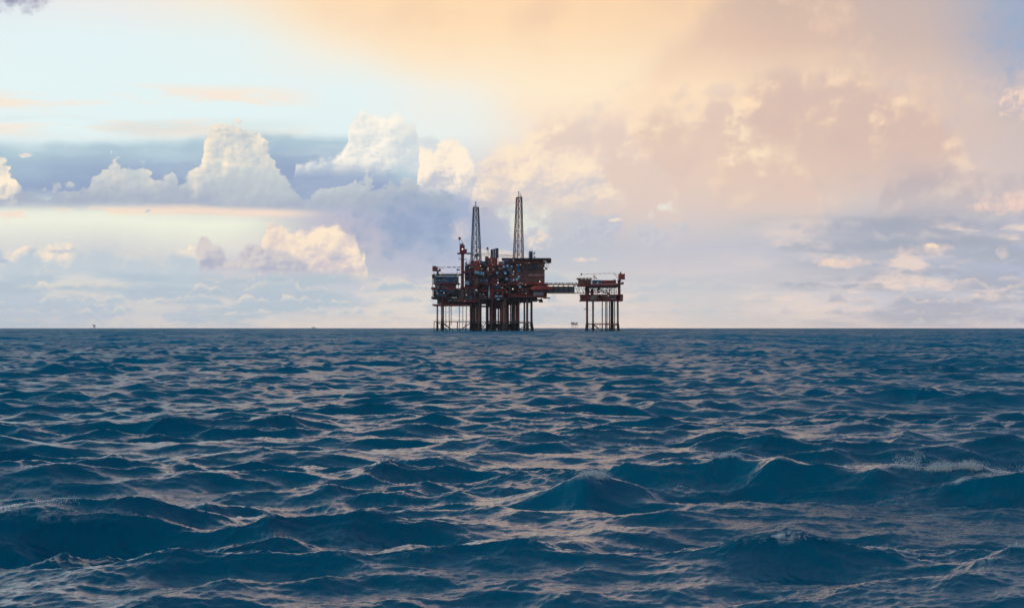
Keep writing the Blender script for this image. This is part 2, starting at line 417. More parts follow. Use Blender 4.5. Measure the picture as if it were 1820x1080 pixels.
    # what the thin sea air takes from the sky low down, the sky beyond it has to give
    path = E.op('MINIMUM', E.op('DIVIDE', 132.0, E.op('MAXIMUM', el, 0.002)), 20000.0)
    T = E.op('EXPONENT', path * -HAZE)
    gain = E.op('DIVIDE', 1.0, T * 0.66 + 0.34)
    gs = nt.nodes.new('ShaderNodeVectorMath'); gs.operation = 'SCALE'
    nt.links.new(col, gs.inputs[0]); link(gain, gs.inputs['Scale'])
    nt.links.new(gs.outputs[0], bg.inputs['Color'])
    out = nt.nodes.new('ShaderNodeOutputWorld'); nt.links.new(bg.outputs[0], out.inputs['Surface'])
    w.cycles.sampling_method = 'MANUAL'; w.cycles.sample_map_resolution = 512
    print('world nodes', len(nt.nodes))


build_world()


# ------------------------------------------------------------------ materials
def new_mat(name):
    m = bpy.data.materials.new(name); m.use_nodes = True
    nt = m.node_tree; E.nt = nt
    return m, nt, nt.nodes['Principled BSDF']


def drop(d):
    """fall of the round earth's surface at distance d"""
    return -(d * d) / (2.0 * R_EARTH)


# ------------------------------------------------------------------ the sea
def spectrum_tile(L, N, lam_lo, lam_hi, lam_p, hs, seed, wind=-1.45, spread=9.0):
    """one periodic patch of wind sea: height, choppy shift and slopes (numpy FFT)"""
    rng = np.random.default_rng(seed)
    k1 = np.fft.fftfreq(N, L / N) * 2 * np.pi
    kx, ky = np.meshgrid(k1, k1, indexing='xy')
    k = np.hypot(kx, ky); k[0, 0] = 1e9
    kp = 2 * np.pi / lam_p
    spec = k ** -3.75 * np.exp(-1.25 * (kp / k) ** 2)
    w = np.sqrt(kp / 1.0); om = np.sqrt(k / kp)
    spec *= 2.2 ** np.exp(-(om - 1) ** 2 / (2 * 0.09 ** 2))
    th = np.arctan2(ky, kx) - wind
    c = np.abs(np.cos(th / 2.0)) ** (2 * spread) * (0.25 + 0.75 * (np.cos(th) > 0))
    iso = np.clip((k / kp - 2) / 25.0, 0, 0.22)
    spec *= c * (1 - iso) + iso
    lam = 2 * np.pi / k
    win = 1 / (1 + (lam_lo / lam) ** 10) * 1 / (1 + (lam / lam_hi) ** 10)
    amp = np.sqrt(spec * win)
    h = (rng.normal(size=(N, N)) + 1j * rng.normal(size=(N, N))) * amp
    h[0, 0] = 0
    k[0, 0] = 1.0
    ht = np.fft.ifft2(h)
    s = np.std(ht.real)
    sc = (hs / 4.0) / s
    f = lambda a: (np.fft.ifft2(a).real * sc).astype(np.float32)
    dx, dy = f(1j * kx / k * h), f(1j * ky / k * h)
    jac = f(-(kx * kx / k) * h * -1.0) + f(-(ky * ky / k) * h * -1.0)      # divergence of the shift
    return dict(L=L, N=N, h=f(h), dx=dx, dy=dy, j=jac, lam=lam_lo)


def sample(a, L, N, x, y):
    u = (x / L) % 1.0 * N; v = (y / L) % 1.0 * N
    i = u.astype(np.int64); j = v.astype(np.int64)
    fu = (u - i).astype(np.float32); fv = (v - j).astype(np.float32)
    i %= N; j %= N; i2 = (i + 1) % N; j2 = (j + 1) % N
    return (a[j, i] * (1 - fu) + a[j, i2] * fu) * (1 - fv) + (a[j2, i] * (1 - fu) + a[j2, i2] * fu) * fv


# (size, samples, shortest, longest, peak wavelength, significant height, seed, turn, choppiness)
BANDS = [
    (1031.0, 1024, 7.0, 400.0, 36.0, 0.55, 3, 0.25, 0.6),
    (223.0, 1024, 1.3, 60.0, 10.5, 0.53, 11, 0.0, 1.15),
    (157.0, 1024, 0.9, 14.0, 4.2, 0.185, 17, 0.40, 1.1),
    (31.7, 1024, 0.12, 1.9, 1.9, 0.050, 23, -0.30, 1.0),
    (11.3, 1024, 0.05, 0.45, 0.45, 0.015, 29, 0.9, 0.6),
]
TILES = None
# hand placed breaking crests: (x, y, half length, height, width across, turn, skew)
HEROES = [
    (6.0, 50.5, 3.6, 0.76, 1.9, -0.06, 0.40),
    (9.8, 48.8, 2.6, 0.44, 1.7, 0.06, 0.40),
    (12.8, 46.6, 3.2, 0.50, 1.6, 0.14, 0.40),
    (1.9, 46.6, 1.5, 0.66, 1.3, 0.14, 0.30),
    (-9.4, 39.0, 3.2, 0.44, 1.9, 0.16, 0.30),
    (-1.0, 42.5, 2.6, 0.26, 1.4, 0.05, 0.25),
    (6.2, 35.0, 2.4, 0.22, 1.5, -0.12, 0.25),
]
# worn foam left lying on the water: (x, y, half width, half depth, strength)
FOAM_PATCHES = [(9.0, 42.5, 1.5, 3.4, 0.9), (8.2, 46.6, 0.9, 0.9, 0.7), (-9.6, 38.6, 1.9, 1.2, 0.75), (-10.4, 36.4, 1.6, 1.2, 0.6), (10.2, 49.2, 1.2, 0.45, 1.5), (12.9, 47.3, 2.4, 0.5, 1.7),
                (1.9, 46.3, 0.45, 0.45, 1.5), (7.2, 31.0, 2.4, 1.6, 0.55), (-1.2, 29.5, 1.8, 1.2, 0.6), (3.6, 33.0, 1.0, 0.8, 0.45), (5.8, 50.9, 1.6, 0.4, 0.8), (25.0, 100.0, 1.6, 2.0, 1.0), (-0.4, 42.4, 0.8, 0.5, 0.7)]


def sea_surface(x, y, spacing):
    """displaced position and foaminess of water particles at rest position x, y"""
    global TILES
    if TILES is None:
        TILES = [(b, spectrum_tile(*b[:7])) for b in BANDS]
    X = x.astype(np.float64).copy(); Y = y.astype(np.float64).copy()
    Z = np.zeros(x.shape, np.float64); J = np.zeros(x.shape, np.float32)
    for (L, N, lo, hi, lp, hs, sd, turn, chop), t in TILES:
        ct, st = math.cos(turn), math.sin(turn)
        w = np.clip((lp * 0.62 - spacing) / (lp * 0.40), 0, 1).astype(np.float32)
        m = w > 0
        if not m.any():
            continue
        xr = x[m] * ct + y[m] * st; yr = -x[m] * st + y[m] * ct
        hh = sample(t['h'], L, N, xr, yr); ddx = sample(t['dx'], L, N, xr, yr); ddy = sample(t['dy'], L, N, xr, yr)
        jj = sample(t['j'], L, N, xr, yr)
        ww = w[m]
        if lp < 20:                      # gusts: rougher and calmer patches
            t0 = TILES[0][1]
            g = sample(t0['h'], 700.0, t0['N'], x[m] * 1.9 + y[m] * 0.3 + 57.0, y[m] * 1.4 + 211.0) / 0.14
            ww = ww * np.clip(1.0 + 0.24 * g, 0.78, 1.5).astype(np.float32)
        Z[m] += hh * ww
        X[m] += (ddx * ct - ddy * st) * chop * ww
        Y[m] += (ddx * st + ddy * ct) * chop * ww
        if lo > 0.5:
            J[m] += jj * chop * ww
    for hx, hy, hl, ht, hw, turn, skew in HEROES:
        ct, st = math.cos(turn), math.sin(turn)
        u = (x - hx) * ct + (y - hy) * st
        v = -(x - hx) * st + (y - hy) * ct + 0.10 * u * u / hl + 0.35 * np.sin(u * 1.1 + hx)
        v = v + 0.10 * np.sin(u * 1.9 + hy) + 0.05 * np.sin(u * 4.3 + 2 * hx)
        env = np.exp(-(np.abs(u) / hl) ** 2.2 * 1.2) * (1 + 0.07 * np.sin(u * 1.7 + hy * 3) + 0.035 * np.sin(u * 4.1 + hx * 5))
        prof = np.exp(-np.abs(v / (hw * np.where(v < 0, 0.72, 1.5))) ** 1.6) - 0.24 * np.exp(-((v + hw * 1.6) / (hw * 1.3)) ** 2)
        Z += ht * env * prof
        pull = skew * ht * env * np.exp(-(v / (hw * 0.8)) ** 2)
        X -= -st * pull; Y -= ct * pull
    for fx, fy, rx, ry, k in FOAM_PATCHES:
        J += (k * np.exp(-((x - fx) / rx) ** 2 - ((y - fy) / ry) ** 2)).astype(np.float32)
    return X, Y, Z, J


def build_sea():
    # polar sheet round the boat: fine in front (seen, also from a step aside), coarse behind
    fine = np.linspace(-0.40, 0.40, 1500)
    coarse = np.linspace(0.40, 2 * math.pi - 0.40, 150)[1:-1]
    th = np.concatenate([fine, coarse])
    rs = [1.5]
    while rs[-1] < 20500.0:
        r = rs[-1]
        if r < 14: q = 0.02
        elif r < 24: q = 0.0042
        elif r < 95: q = 0.00225
        elif r < 420: q = 0.0030
        elif r < 3000: q = 0.0030
        elif r < 9000: q = 0.012
        else: q = 0.05
        rs.append(r * (1 + q))
    r = np.array(rs)
    nt_, nr = len(th), len(r)
    R, T = np.meshgrid(r, th, indexing='ij')
    x = (R * np.sin(T)).ravel(); y = (R * np.cos(T)).ravel()
    dr = np.gradient(r)
    sp = np.repeat(dr[:, None], nt_, 1)
    dth = np.where(np.abs(th) <= 0.41, 0.00054, 0.04)
    sp = np.maximum(sp * 0.8, R * dth[None, :]).ravel().astype(np.float32)
    X, Y, Z, J = sea_surface(x, y, sp)
    Z += drop(np.hypot(X, Y))
    co = np.stack([X, Y, Z], 1).astype(np.float32)
    # faces, wrapping round
    a = np.arange(nr - 1)[:, None] * nt_ + np.arange(nt_)[None, :]
    b = np.arange(nr - 1)[:, None] * nt_ + (np.arange(nt_)[None, :] + 1) % nt_
    q = np.stack([a, a + nt_, b + nt_, b], 2).reshape(-1, 4)
    nf = len(q)
    me = bpy.data.meshes.new('sea')
    me.vertices.add(len(co)); me.vertices.foreach_set('co', co.ravel())
    me.loops.add(nf * 4); me.loops.foreach_set('vertex_index', q.ravel().astype(np.int32))
    me.polygons.add(nf)
    me.polygons.foreach_set('loop_start', (np.arange(nf) * 4).astype(np.int32))
    me.polygons.foreach_set('use_smooth', np.ones(nf, bool))
    me.update()
    # foam where the water bunches up, and slope spread that the sheet is too coarse to carry
    at = me.attributes.new('foam', 'FLOAT', 'POINT'); at.data.foreach_set('value', J.astype(np.float32))
    dist = np.hypot(X, Y)
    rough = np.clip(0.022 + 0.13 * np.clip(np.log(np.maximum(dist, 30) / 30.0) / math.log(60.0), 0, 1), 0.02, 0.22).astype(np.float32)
    at = me.attributes.new('spread', 'FLOAT', 'POINT'); at.data.foreach_set('value', rough)
    ob = bpy.data.objects.new('sea', me); COL.objects.link(ob)
    ob['kind'] = 'structure'; ob['label'] = 'dark teal choppy open sea running out to the horizon'

    m, nt, p = new_mat('sea_water')
    g = nt.nodes.new('ShaderNodeNewGeometry')
    af = nt.nodes.new('ShaderNodeAttribute'); af.attribute_name = 'foam'
    ar = nt.nodes.new('ShaderNodeAttribute'); ar.attribute_name = 'spread'
    fj, rg = E(af.outputs['Fac']), E(ar.outputs['Fac'])
    px, py, pz = sep(g.outputs['Position'])
    dist = E.op('SQRT', px * px + py * py)
    near = sstep(160.0, 35.0, dist)
    n1 = E(noise(vec(px, py * 0.6, pz), 3.2, 6.0, 0.62).outputs[0])
    n2 = E(noise(vec(px, py, pz), 16.0, 5.0, 0.6, 1.0).outputs[0])
    big = E(noise(vec(px * 0.05, py * 0.03, 0.0), 1.0, 3.0, 0.5).outputs[0])
    mass = E(noise(vec(px * 0.5, py * 0.35, 2.0), 1.0, 3.0, 0.5).outputs[0])
    # foam: streaky lace on bunched crests
    ve = nt.nodes.new('ShaderNodeTexVoronoi'); ve.feature = 'DISTANCE_TO_EDGE'; ve.inputs['Scale'].default_value = 2.6
    nt.links.new(vec(px + (n2 - 0.5) * 0.5 + (n1 - 0.5) * 0.9, py * 0.55 + (n1 - 0.5) * 0.7 + (n2 - 0.5) * 0.4, 0.0), ve.inputs['Vector'])
    lace = sstep(0.10, 0.015, E(ve.outputs['Distance']) + (n2 - 0.5) * 0.16) * sstep(0.40, 0.62, n1)
    fo = sstep(FOAM_LO, FOAM_HI, fj + (mass - 0.5) * 0.6)
    foam = clamp01(sstep(0.62, 0.95, fo) * sstep(0.47, 0.58, n1 * 0.4 + n2 * 0.6) * 0.85 + fo * (lace + sstep(0.62, 0.74, n2 * 0.5 + n1 * 0.5)))
    body = mixc(big, (0, 96, 127), (0, 118, 150))
    colr = mixc(foam * 0.95, body, (242, 247, 250))
    nt.links.new(colr, p.inputs['Base Color'])
    link(rg + foam * 0.5, p.inputs['Roughness'])
    # a wind-roughened sea mirrors less and less of the low sky with distance, its steep near faces hide the flats
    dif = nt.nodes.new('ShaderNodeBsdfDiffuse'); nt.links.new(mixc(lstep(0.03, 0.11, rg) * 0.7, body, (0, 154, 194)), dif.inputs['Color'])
    ms = nt.nodes.new('ShaderNodeMixShader'); mo = nt.nodes['Material Output']
    gn = E(noise(vec(px * 0.055, py * 0.0075, 0.0), 1.0, 6.0, 0.72).outputs[0])
    gn2 = E(noise(vec(px * 0.008, py * 0.0012, 3.0), 1.0, 3.0, 0.5).outputs[0])
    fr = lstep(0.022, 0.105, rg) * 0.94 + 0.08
    def reflection_cut(cx, cy, rx, ry, k):       # painted dark patches: sky reflection swapped for plain body colour
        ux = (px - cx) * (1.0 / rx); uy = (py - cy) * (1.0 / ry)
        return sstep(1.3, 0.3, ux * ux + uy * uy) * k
    fr = fr + (reflection_cut(9.5, 40.0, 7.5, 7.5, 0.55) + reflection_cut(-8.0, 34.5, 3.5, 5.0, 0.45) + reflection_cut(9.0, 30.0, 6.0, 3.0, 0.25)) * (0.6 + gn * 0.8)
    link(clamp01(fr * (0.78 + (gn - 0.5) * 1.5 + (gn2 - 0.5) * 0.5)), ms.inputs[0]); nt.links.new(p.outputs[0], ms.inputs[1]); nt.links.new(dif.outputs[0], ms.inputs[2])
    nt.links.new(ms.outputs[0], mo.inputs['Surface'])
    p.inputs['IOR'].default_value = 1.333
    # ripples: wind-combed capillary texture, slanting
    wx = px * 0.9 + py * 0.25
    wy = py * 1.0 - px * 0.25
    r1 = E(noise(vec(wx * 1.0, wy * 1.9, pz), 1.6, 8.0, 0.66, 0.6).outputs[0])
    r2 = E(noise(vec(wx * 1.0, wy * 1.5, pz + 4.0), 9.0, 5.0, 0.62, 0.4).outputs[0])
    r3 = E(noise(vec(wx * 0.16, wy * 0.30, 1.0), 1.0, 8.0, 0.70, 0.8).outputs[0])
    b1 = nt.nodes.new('ShaderNodeBump'); b1.inputs['Distance'].default_value = 1.0; b1.inputs['Strength'].default_value = 1.0
    link(r1 * 0.014 + r2 * 0.0030 * near + r3 * 1.1 * sstep(200.0, 1500.0, dist), b1.inputs['Height'])
    nt.links.new(b1.outputs[0], p.inputs['Normal'])
    me.materials.append(m)
    print('sea', len(co), nr, nt_)
    return ob


FOAM_LO, FOAM_HI = 0.62, 1.15
build_sea()


def build_spray():
    """torn water thrown up where the crests break"""
    rng = np.random.default_rng(4)
    m, nt, p = new_mat('spray_water')
    p.inputs['Base Color'].default_value = (0.93, 0.95, 0.97, 1); p.inputs['Roughness'].default_value = 0.35
    tr = nt.nodes.new('ShaderNodeBsdfTranslucent'); tr.inputs['Color'].default_value = (0.95, 0.97, 0.98, 1)
    mx = nt.nodes.new('ShaderNodeMixShader'); mx.inputs[0].default_value = 0.5
    nt.links.new(p.outputs[0], mx.inputs[1]); nt.links.new(tr.outputs[0], mx.inputs[2]); nt.links.new(mx.outputs[0], nt.nodes['Material Output'].inputs['Surface'])
    octa = np.array([(1, 0, 0), (-1, 0, 0), (0, 1, 0), (0, -1, 0), (0, 0, 1), (0, 0, -1)], float)
    of = [(0, 2, 4), (2, 1, 4), (1, 3, 4), (3, 0, 4), (2, 0, 5), (1, 2, 5), (3, 1, 5), (0, 3, 5)]
    SPR = [(9.5, 11.3, 49.3, 48.6, 0.46, 7000, 'white spray leaping off the big dark wave crest at right'),
           (11.4, 15.0, 48.2, 46.4, 0.48, 16000, 'long fringe of white spray on the crest at the right edge'),
           (1.6, 2.15, 46.5, 46.4, 0.26, 4000, 'small white splash on the crest right of centre'),
           (4.9, 6.7, 51.0, 50.9, 0.08, 2000, 'thin line of spray along the middle of the long dark crest'),
           (-11.0, -8.6, 39.0, 39.6, 0.08, 1200, 'broken foam tumbling on the crest at the left edge')]
    for x0, x1, y0, y1, hgt, n, label in SPR:
        nj = max(3, int((x1 - x0) * 9))
        jt = np.sort(rng.random(nj)); jh = (rng.random(nj) ** 1.8) * hgt * (0.35 + 0.65 * np.abs(np.sin(jt * 7.0 + x0))) + 0.04; jl = rng.normal(0.25, 0.35, nj)
        vs, fs = [], []
        ji = rng.integers(0, nj, n); a = rng.random(n) ** 2.2
        xb = x0 + (x1 - x0) * jt[ji]; yb = y0 + (y1 - y0) * jt[ji]
        X, Y, Z, _ = sea_surface(xb, yb, np.full(n, 0.05, np.float32))
        px = X + jl[ji] * jh[ji] * a + rng.normal(0, 0.05, n) * (1.6 + 1.2 * a)
        py = Y + rng.normal(0, 0.12, n)
        pz = Z + drop(50) - 0.05 + jh[ji] * a * (1.35 - 0.35 * a) + rng.normal(0, 0.02, n)
        r = rng.uniform(0.003, 0.009, n) * (1.5 - 0.9 * a)
        st = rng.uniform(1.0, 2.6, n)
        for i in range(n):
            q = octa * r[i]; q[:, 2] *= st[i]; q[:, 0] += q[:, 2] * jl[ji[i]]
            o = len(vs); vs += [tuple(v) for v in (q + (px[i], py[i], pz[i]))]
            fs += [(f[0] + o, f[1] + o, f[2] + o) for f in of]
        me = bpy.data.meshes.new('sea_spray'); me.from_pydata(vs, [], fs); me.materials.append(m); me.update()
        ob = bpy.data.objects.new('sea_spray', me); COL.objects.link(ob)
        ob['kind'] = 'stuff'; ob['label'] = label; ob['category'] = 'spray'


build_spray()


# ------------------------------------------------------------------ paints and metals of the platforms
MATS = {}


def paint(name, c, rough=0.55, metal=0.0, dirt=0.5, dcol=None, scale=0.35, bump=0.0):
    """painted steel with chalky fading, vertical rust runs and grime of its own"""
    m, nt, p = new_mat(name)
    g = nt.nodes.new('ShaderNodeTexCoord').outputs['Object']
    x, y, z = sep(g)
    runs = E(noise(vec(x * 1.6, y * 1.6, z * 0.18), scale * 2.0, 5.0, 0.6).outputs[0])
    spots = E(noise(g, scale * 3.0, 4.0, 0.65).outputs[0])
    dc = dcol or tuple(v * 0.55 for v in c)
    k = clamp01(sstep(0.48, 0.66, runs) * 0.7 + sstep(0.56, 0.7, spots) * 0.5) * dirt
    lit = tuple(min(255, v * 1.15 + 6) for v in c)
    base = mixc(sstep(0.3, 0.7, E(noise(g, scale * 0.6, 3.0, 0.5).outputs[0])), c, lit)
    nt.links.new(mixc(k, base, dc), p.inputs['Base Color'])
    p.inputs['Roughness'].default_value = rough; p.inputs['Metallic'].default_value = metal
    MATS[name] = m
    return m


def glow(name, c, s):
    m, nt, p = new_mat(name)
    p.inputs['Base Color'].default_value = lin(c) + (1,)
    p.inputs['Emission Color'].default_value = lin(c) + (1,)
    p.inputs['Emission Strength'].default_value = s
    p.inputs['Roughness'].default_value = 0.3
    MATS[name] = m


paint('oxide_red', (178, 62, 50), dcol=(60, 34, 34))
paint('dark_red', (150, 48, 44), dcol=(44, 24, 30))
paint('faded_orange', (158, 76, 58), dcol=(92, 48, 42))
paint('rust_brown', (136, 80, 66), dcol=(66, 44, 38))
paint('tan_cladding', (166, 138, 120), dcol=(88, 62, 54))
paint('grey_cladding', (120, 126, 134), dcol=(76, 70, 70))
paint('bridge_grey', (100, 94, 98), dcol=(62, 48, 48))
paint('dark_steel', (78, 62, 62), dcol=(46, 30, 32))
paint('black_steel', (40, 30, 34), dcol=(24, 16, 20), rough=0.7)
paint('blue_paint', (52, 116, 160), dcol=(34, 56, 76))
paint('teal_paint', (36, 98, 126), dcol=(22, 46, 62))
paint('navy_paint', (58, 80, 108), dcol=(30, 34, 46))
paint('pale_blue', (170, 204, 226), dcol=(104, 128, 146), dirt=0.4)
paint('off_white', (206, 206, 202), dcol=(150, 138, 128), dirt=0.4)
paint('galvanised', (148, 152, 160), dcol=(112, 84, 72), rough=0.45, metal=0.3)
paint('pinkish_panel', (196, 146, 128), dcol=(150, 100, 88), dirt=0.3)
paint('weed_dark', (46, 36, 32), dcol=(24, 26, 22), rough=0.4)
glow('lamp_glow', (255, 222, 176), 1.9)
glow('lamp_white', (255, 240, 220), 2.6)
glow('window_dim', (120, 150, 160), 0.15)

D_RIG = 1606.0
Z_RIG = drop(D_RIG)
SC = D_RIG / (FPX * 1000.0)          # metres per thousandth at the rig


def pt(px, py, y=0.0):
    k = (D_RIG + y) / (FPX * 1000.0)
    return Vector(((px - 910.0) * k, y, CAM_H - (py - 579.0) * k - Z_RIG))


class MB:
    def __init__(s):
        s.v, s.f, s.m, s.mats, s.sm = [], [], [], [], []

    def mi(s, mat):
        if mat not in s.mats: s.mats.append(mat)
        return s.mats.index(mat)

    def add(s, vs, fs, mat, smooth=False):
        o = len(s.v); s.v += [tuple(v) for v in vs]
        k = s.mi(mat)
        for f in fs:
            s.f.append(tuple(i + o for i in f)); s.m.append(k); s.sm.append(smooth)

    def cube(s, a, b, mat):
        (x0, y0, z0), (x1, y1, z1) = a, b
        vs = [(x0, y0, z0), (x1, y0, z0), (x1, y1, z0), (x0, y1, z0), (x0, y0, z1), (x1, y0, z1), (x1, y1, z1), (x0, y1, z1)]
        s.add(vs, [(0, 3, 2, 1), (4, 5, 6, 7), (0, 1, 5, 4), (1, 2, 6, 5), (2, 3, 7, 6), (3, 0, 4, 7)], mat)

    def box(s, px0, px1, py0, py1, y0, y1, mat):
        a = pt(px0, py1, y0); b = pt(px1, py0, y0)
        s.cube((a.x, y0, a.z), (b.x, y1, b.z), mat)

    def tube(s, p, q, r, mat, n=8, r2=None, cap=True):
        p, q = Vector(p), Vector(q); d = q - p
        if d.length < 1e-6: return
        u = d.orthogonal().normalized(); w = d.normalized().cross(u)
        r2 = r if r2 is None else r2
        vs = []
        for c, rr in ((p, r), (q, r2)):
            for i in range(n):
                t = 2 * math.pi * i / n
                vs.append(c + (u * math.cos(t) + w * math.sin(t)) * rr)
        fs = [(i, (i + 1) % n, n + (i + 1) % n, n + i) for i in range(n)]
        s.add(vs, fs, mat, n > 5)
        if cap:
            s.add(vs[:n], [tuple(range(n))[::-1]], mat); s.add(vs[n:], [tuple(range(n))], mat)

    def bar(s, p, q, w, mat):          # p, q as (px, py, y); w in thousandths
        s.tube(pt(*p), pt(*q), w * SC / 2, mat, 4)

    def pipe(s, p, q, w, mat, n=8, w2=None):
        s.tube(pt(*p), pt(*q), w * SC / 2, mat, n, None if w2 is None else w2 * SC / 2)

    def lathe(s, p, axis, prof, mat, n=14):
        """prof: (distance along axis, radius) in metres"""
        p = Vector(p); d = Vector(axis).normalized(); u = d.orthogonal().normalized(); w = d.cross(u)
        vs = []
        for a, r in prof:
            for i in range(n):
                t = 2 * math.pi * i / n
                vs.append(p + d * a + (u * math.cos(t) + w * math.sin(t)) * max(r, 1e-3))
        fs = []
        for k in range(len(prof) - 1):
            for i in range(n):
                fs.append((k * n + i, k * n + (i + 1) % n, (k + 1) * n + (i + 1) % n, (k + 1) * n + i))
        s.add(vs, fs, mat, True)
        s.add(vs[:n], [tuple(range(n))[::-1]], mat); s.add(vs[-n:], [tuple(range(n))], mat)

    def rail(s, px0, px1, py, y, mat, h=2.4, step=2.2, w=0.22, y1=None):
        """guard rail along a deck edge: posts, top and middle rails"""
        y1 = y if y1 is None else y1
        n = max(1, int(abs(px1 - px0) / step)) if abs(px1 - px0) > abs(y1 - y) / SC else max(1, int(abs(y1 - y) / SC / step))
        for k in range(n + 1):
            t = k / n; x = px0 + (px1 - px0) * t; yy = y + (y1 - y) * t
            s.bar((x, py, yy), (x, py - h, yy), w, mat)
        for hh in (h, h * 0.52):
            s.bar((px0, py - hh, y), (px1, py - hh, y1), w * 0.9, mat)

    def make(s, name, parent=None, label=None):
        me = bpy.data.meshes.new(name); me.from_pydata(s.v, [], s.f)
        for m in s.mats: me.materials.append(MATS[m])
        me.polygons.foreach_set('material_index', s.m)
        me.polygons.foreach_set('use_smooth', s.sm)
        me.update()
        o = bpy.data.objects.new(name, me); COL.objects.link(o)
        if parent is not None: o.parent = parent
        if label: o['label'] = label
        return o


def part(name, parent, fn, label=None):
    b = MB(); fn(b)
    return b.make(name, parent, label)


def thing(name, label, cat, group=None, loc=(0, D_RIG, Z_RIG)):
    o = bpy.data.objects.new(name, None); COL.objects.link(o)
    o.empty_display_size = 1.0
    o.location = loc; o['label'] = label; o['category'] = cat
    if group: o['group'] = group
    return o


def rebase(root, px, py, y=0.0):
    """move the empty of a thing to its own foot, leaving its parts where they stand"""
    off = pt(px, py, y)
    root.location = Vector(root.location) + off
    for c in list(root.children):
        c.location = Vector(c.location) - off


def leg(parent, px, w, ytop, y, mat='rust_brown', flare=0.0, bottom=590.5, wet=575.0, name='leg', dx=0.0):
    def f(b):
        b.pipe((px, ytop, y), (px, wet, y), w, mat, 12)
        b.pipe((px, wet, y), (px + dx, bottom, y), w * 1.25 if flare else w, 'weed_dark', 12, w * (1.25 + flare))
        for q in (ytop + 12, ytop + 27):
            if q < wet - 2 and w > 2: b.pipe((px, q, y), (px, q + 0.5, y), w * 1.15, 'dark_steel', 12)
    return part(name, parent, f)


def clutter(b, px0, px1, py0, py1, y, n, rnd, mats, big=5.0):
    """small plant on a deck front: vessels, boxes, pipe runs, valves, ladders"""
    for _ in range(n):
        x = rnd.uniform(px0, px1); z = rnd.uniform(py0, py1); m = rnd.choice(mats); yy = y + rnd.uniform(-1.5, 4.0)
        k = rnd.random()
        if k < 0.28:
            w, h = rnd.uniform(0.8, big), rnd.uniform(0.8, big * 0.7)
            b.box(max(px0, x - w / 2), min(px1, x + w / 2), max(py0, z - h / 2), min(py1, z + h / 2), yy, yy + rnd.uniform(1.5, 5), m)
        elif k < 0.52:
            b.pipe((x, py0, yy), (x, min(py1, py0 + rnd.uniform(3, 14)), yy), rnd.uniform(0.35, 1.0), m, 6)
        elif k < 0.76:
            L = rnd.uniform(3, 14); x1 = min(px1, x + L)
            b.pipe((x, z, yy), (x1, z, yy), rnd.uniform(0.35, 0.95), m, 6)
            b.pipe((x1, z, yy), (x1, min(py1, z + rnd.uniform(1, 5)), yy), 0.5, m, 6)
        elif k < 0.86:
            b.lathe(pt(x, z, yy), (1, 0, 0), [(-1.4, 0.2), (-1.1, 0.6), (1.1, 0.6), (1.4, 0.2)], m, 8)
        else:
            b.bar((x, z, yy), (x + rnd.uniform(-4, 4), min(py1, z + rnd.uniform(2, 6)), yy), 0.45, m)


def lattice(b, xc0, w0, y0, d0, xc1, w1, y1, levels, mat, mat2=None, cy=0.0, legw=0.75, br=0.42):
    """four-legged braced tower between two heights; levels = list of py with girts"""
    mat2 = mat2 or mat
    ly0, ly1 = y0, y1

    def corner(py, i):
        t = (py - ly0) / (ly1 - ly0)
        xc = xc0 + (xc1 - xc0) * t; hw = (w0 + (w1 - w0) * t) / 2
        sx, sy = ((-1, -1), (1, -1), (1, 1), (-1, 1))[i]
        # seen a little off-square, as on the real tower
        return (xc + sx * hw + sy * hw * 0.22, py, cy + sy * hw * SC)
    for i in range(4):
        b.bar(corner(ly0, i), corner(ly1, i), legw, mat)
    for a, c in zip(levels[:-1], levels[1:]):
        for i in range(4):
            j = (i + 1) % 4
            b.bar(corner(c, i), corner(c, j), br * 1.3, mat)
            b.bar(corner(a, i), corner(c, j), br, mat2)
            b.bar(corner(a, j), corner(c, i), br, mat2)
    for i in range(4):
        b.bar(corner(levels[0], i), corner(levels[0], (i + 1) % 4), br * 1.3, mat)


def boom(b, p, q, w0, w1, mats, n=12, yw=1.2):
    """lattice crane jib in painted bands; p, q = (px, py, y)"""
    P = [Vector(p).lerp(Vector(q), k / n) for k in range(n + 1)]
    for k in range(n):
        m = mats[k % len(mats)]
        a, c = P[k], P[k + 1]
        ha = (w0 + (w1 - w0) * k / n) / 2; hc = (w0 + (w1 - w0) * (k + 1) / n) / 2
        for sy in (-yw, yw):
            for sz in (-1, 1):
                b.bar((a.x, a.y + sz * ha, a.z + sy), (c.x, c.y + sz * hc, c.z + sy), 0.34, m)
            s1 = 1 if k % 2 else -1
            b.bar((a.x, a.y + s1 * ha, a.z + sy), (c.x, c.y - s1 * hc, c.z + sy), 0.26, m)
        b.bar((c.x, c.y - hc, c.z - yw), (c.x, c.y - hc, c.z + yw), 0.26, m)
        b.bar((c.x, c.y + hc, c.z - yw), (c.x, c.y - hc, c.z + yw), 0.26, m)


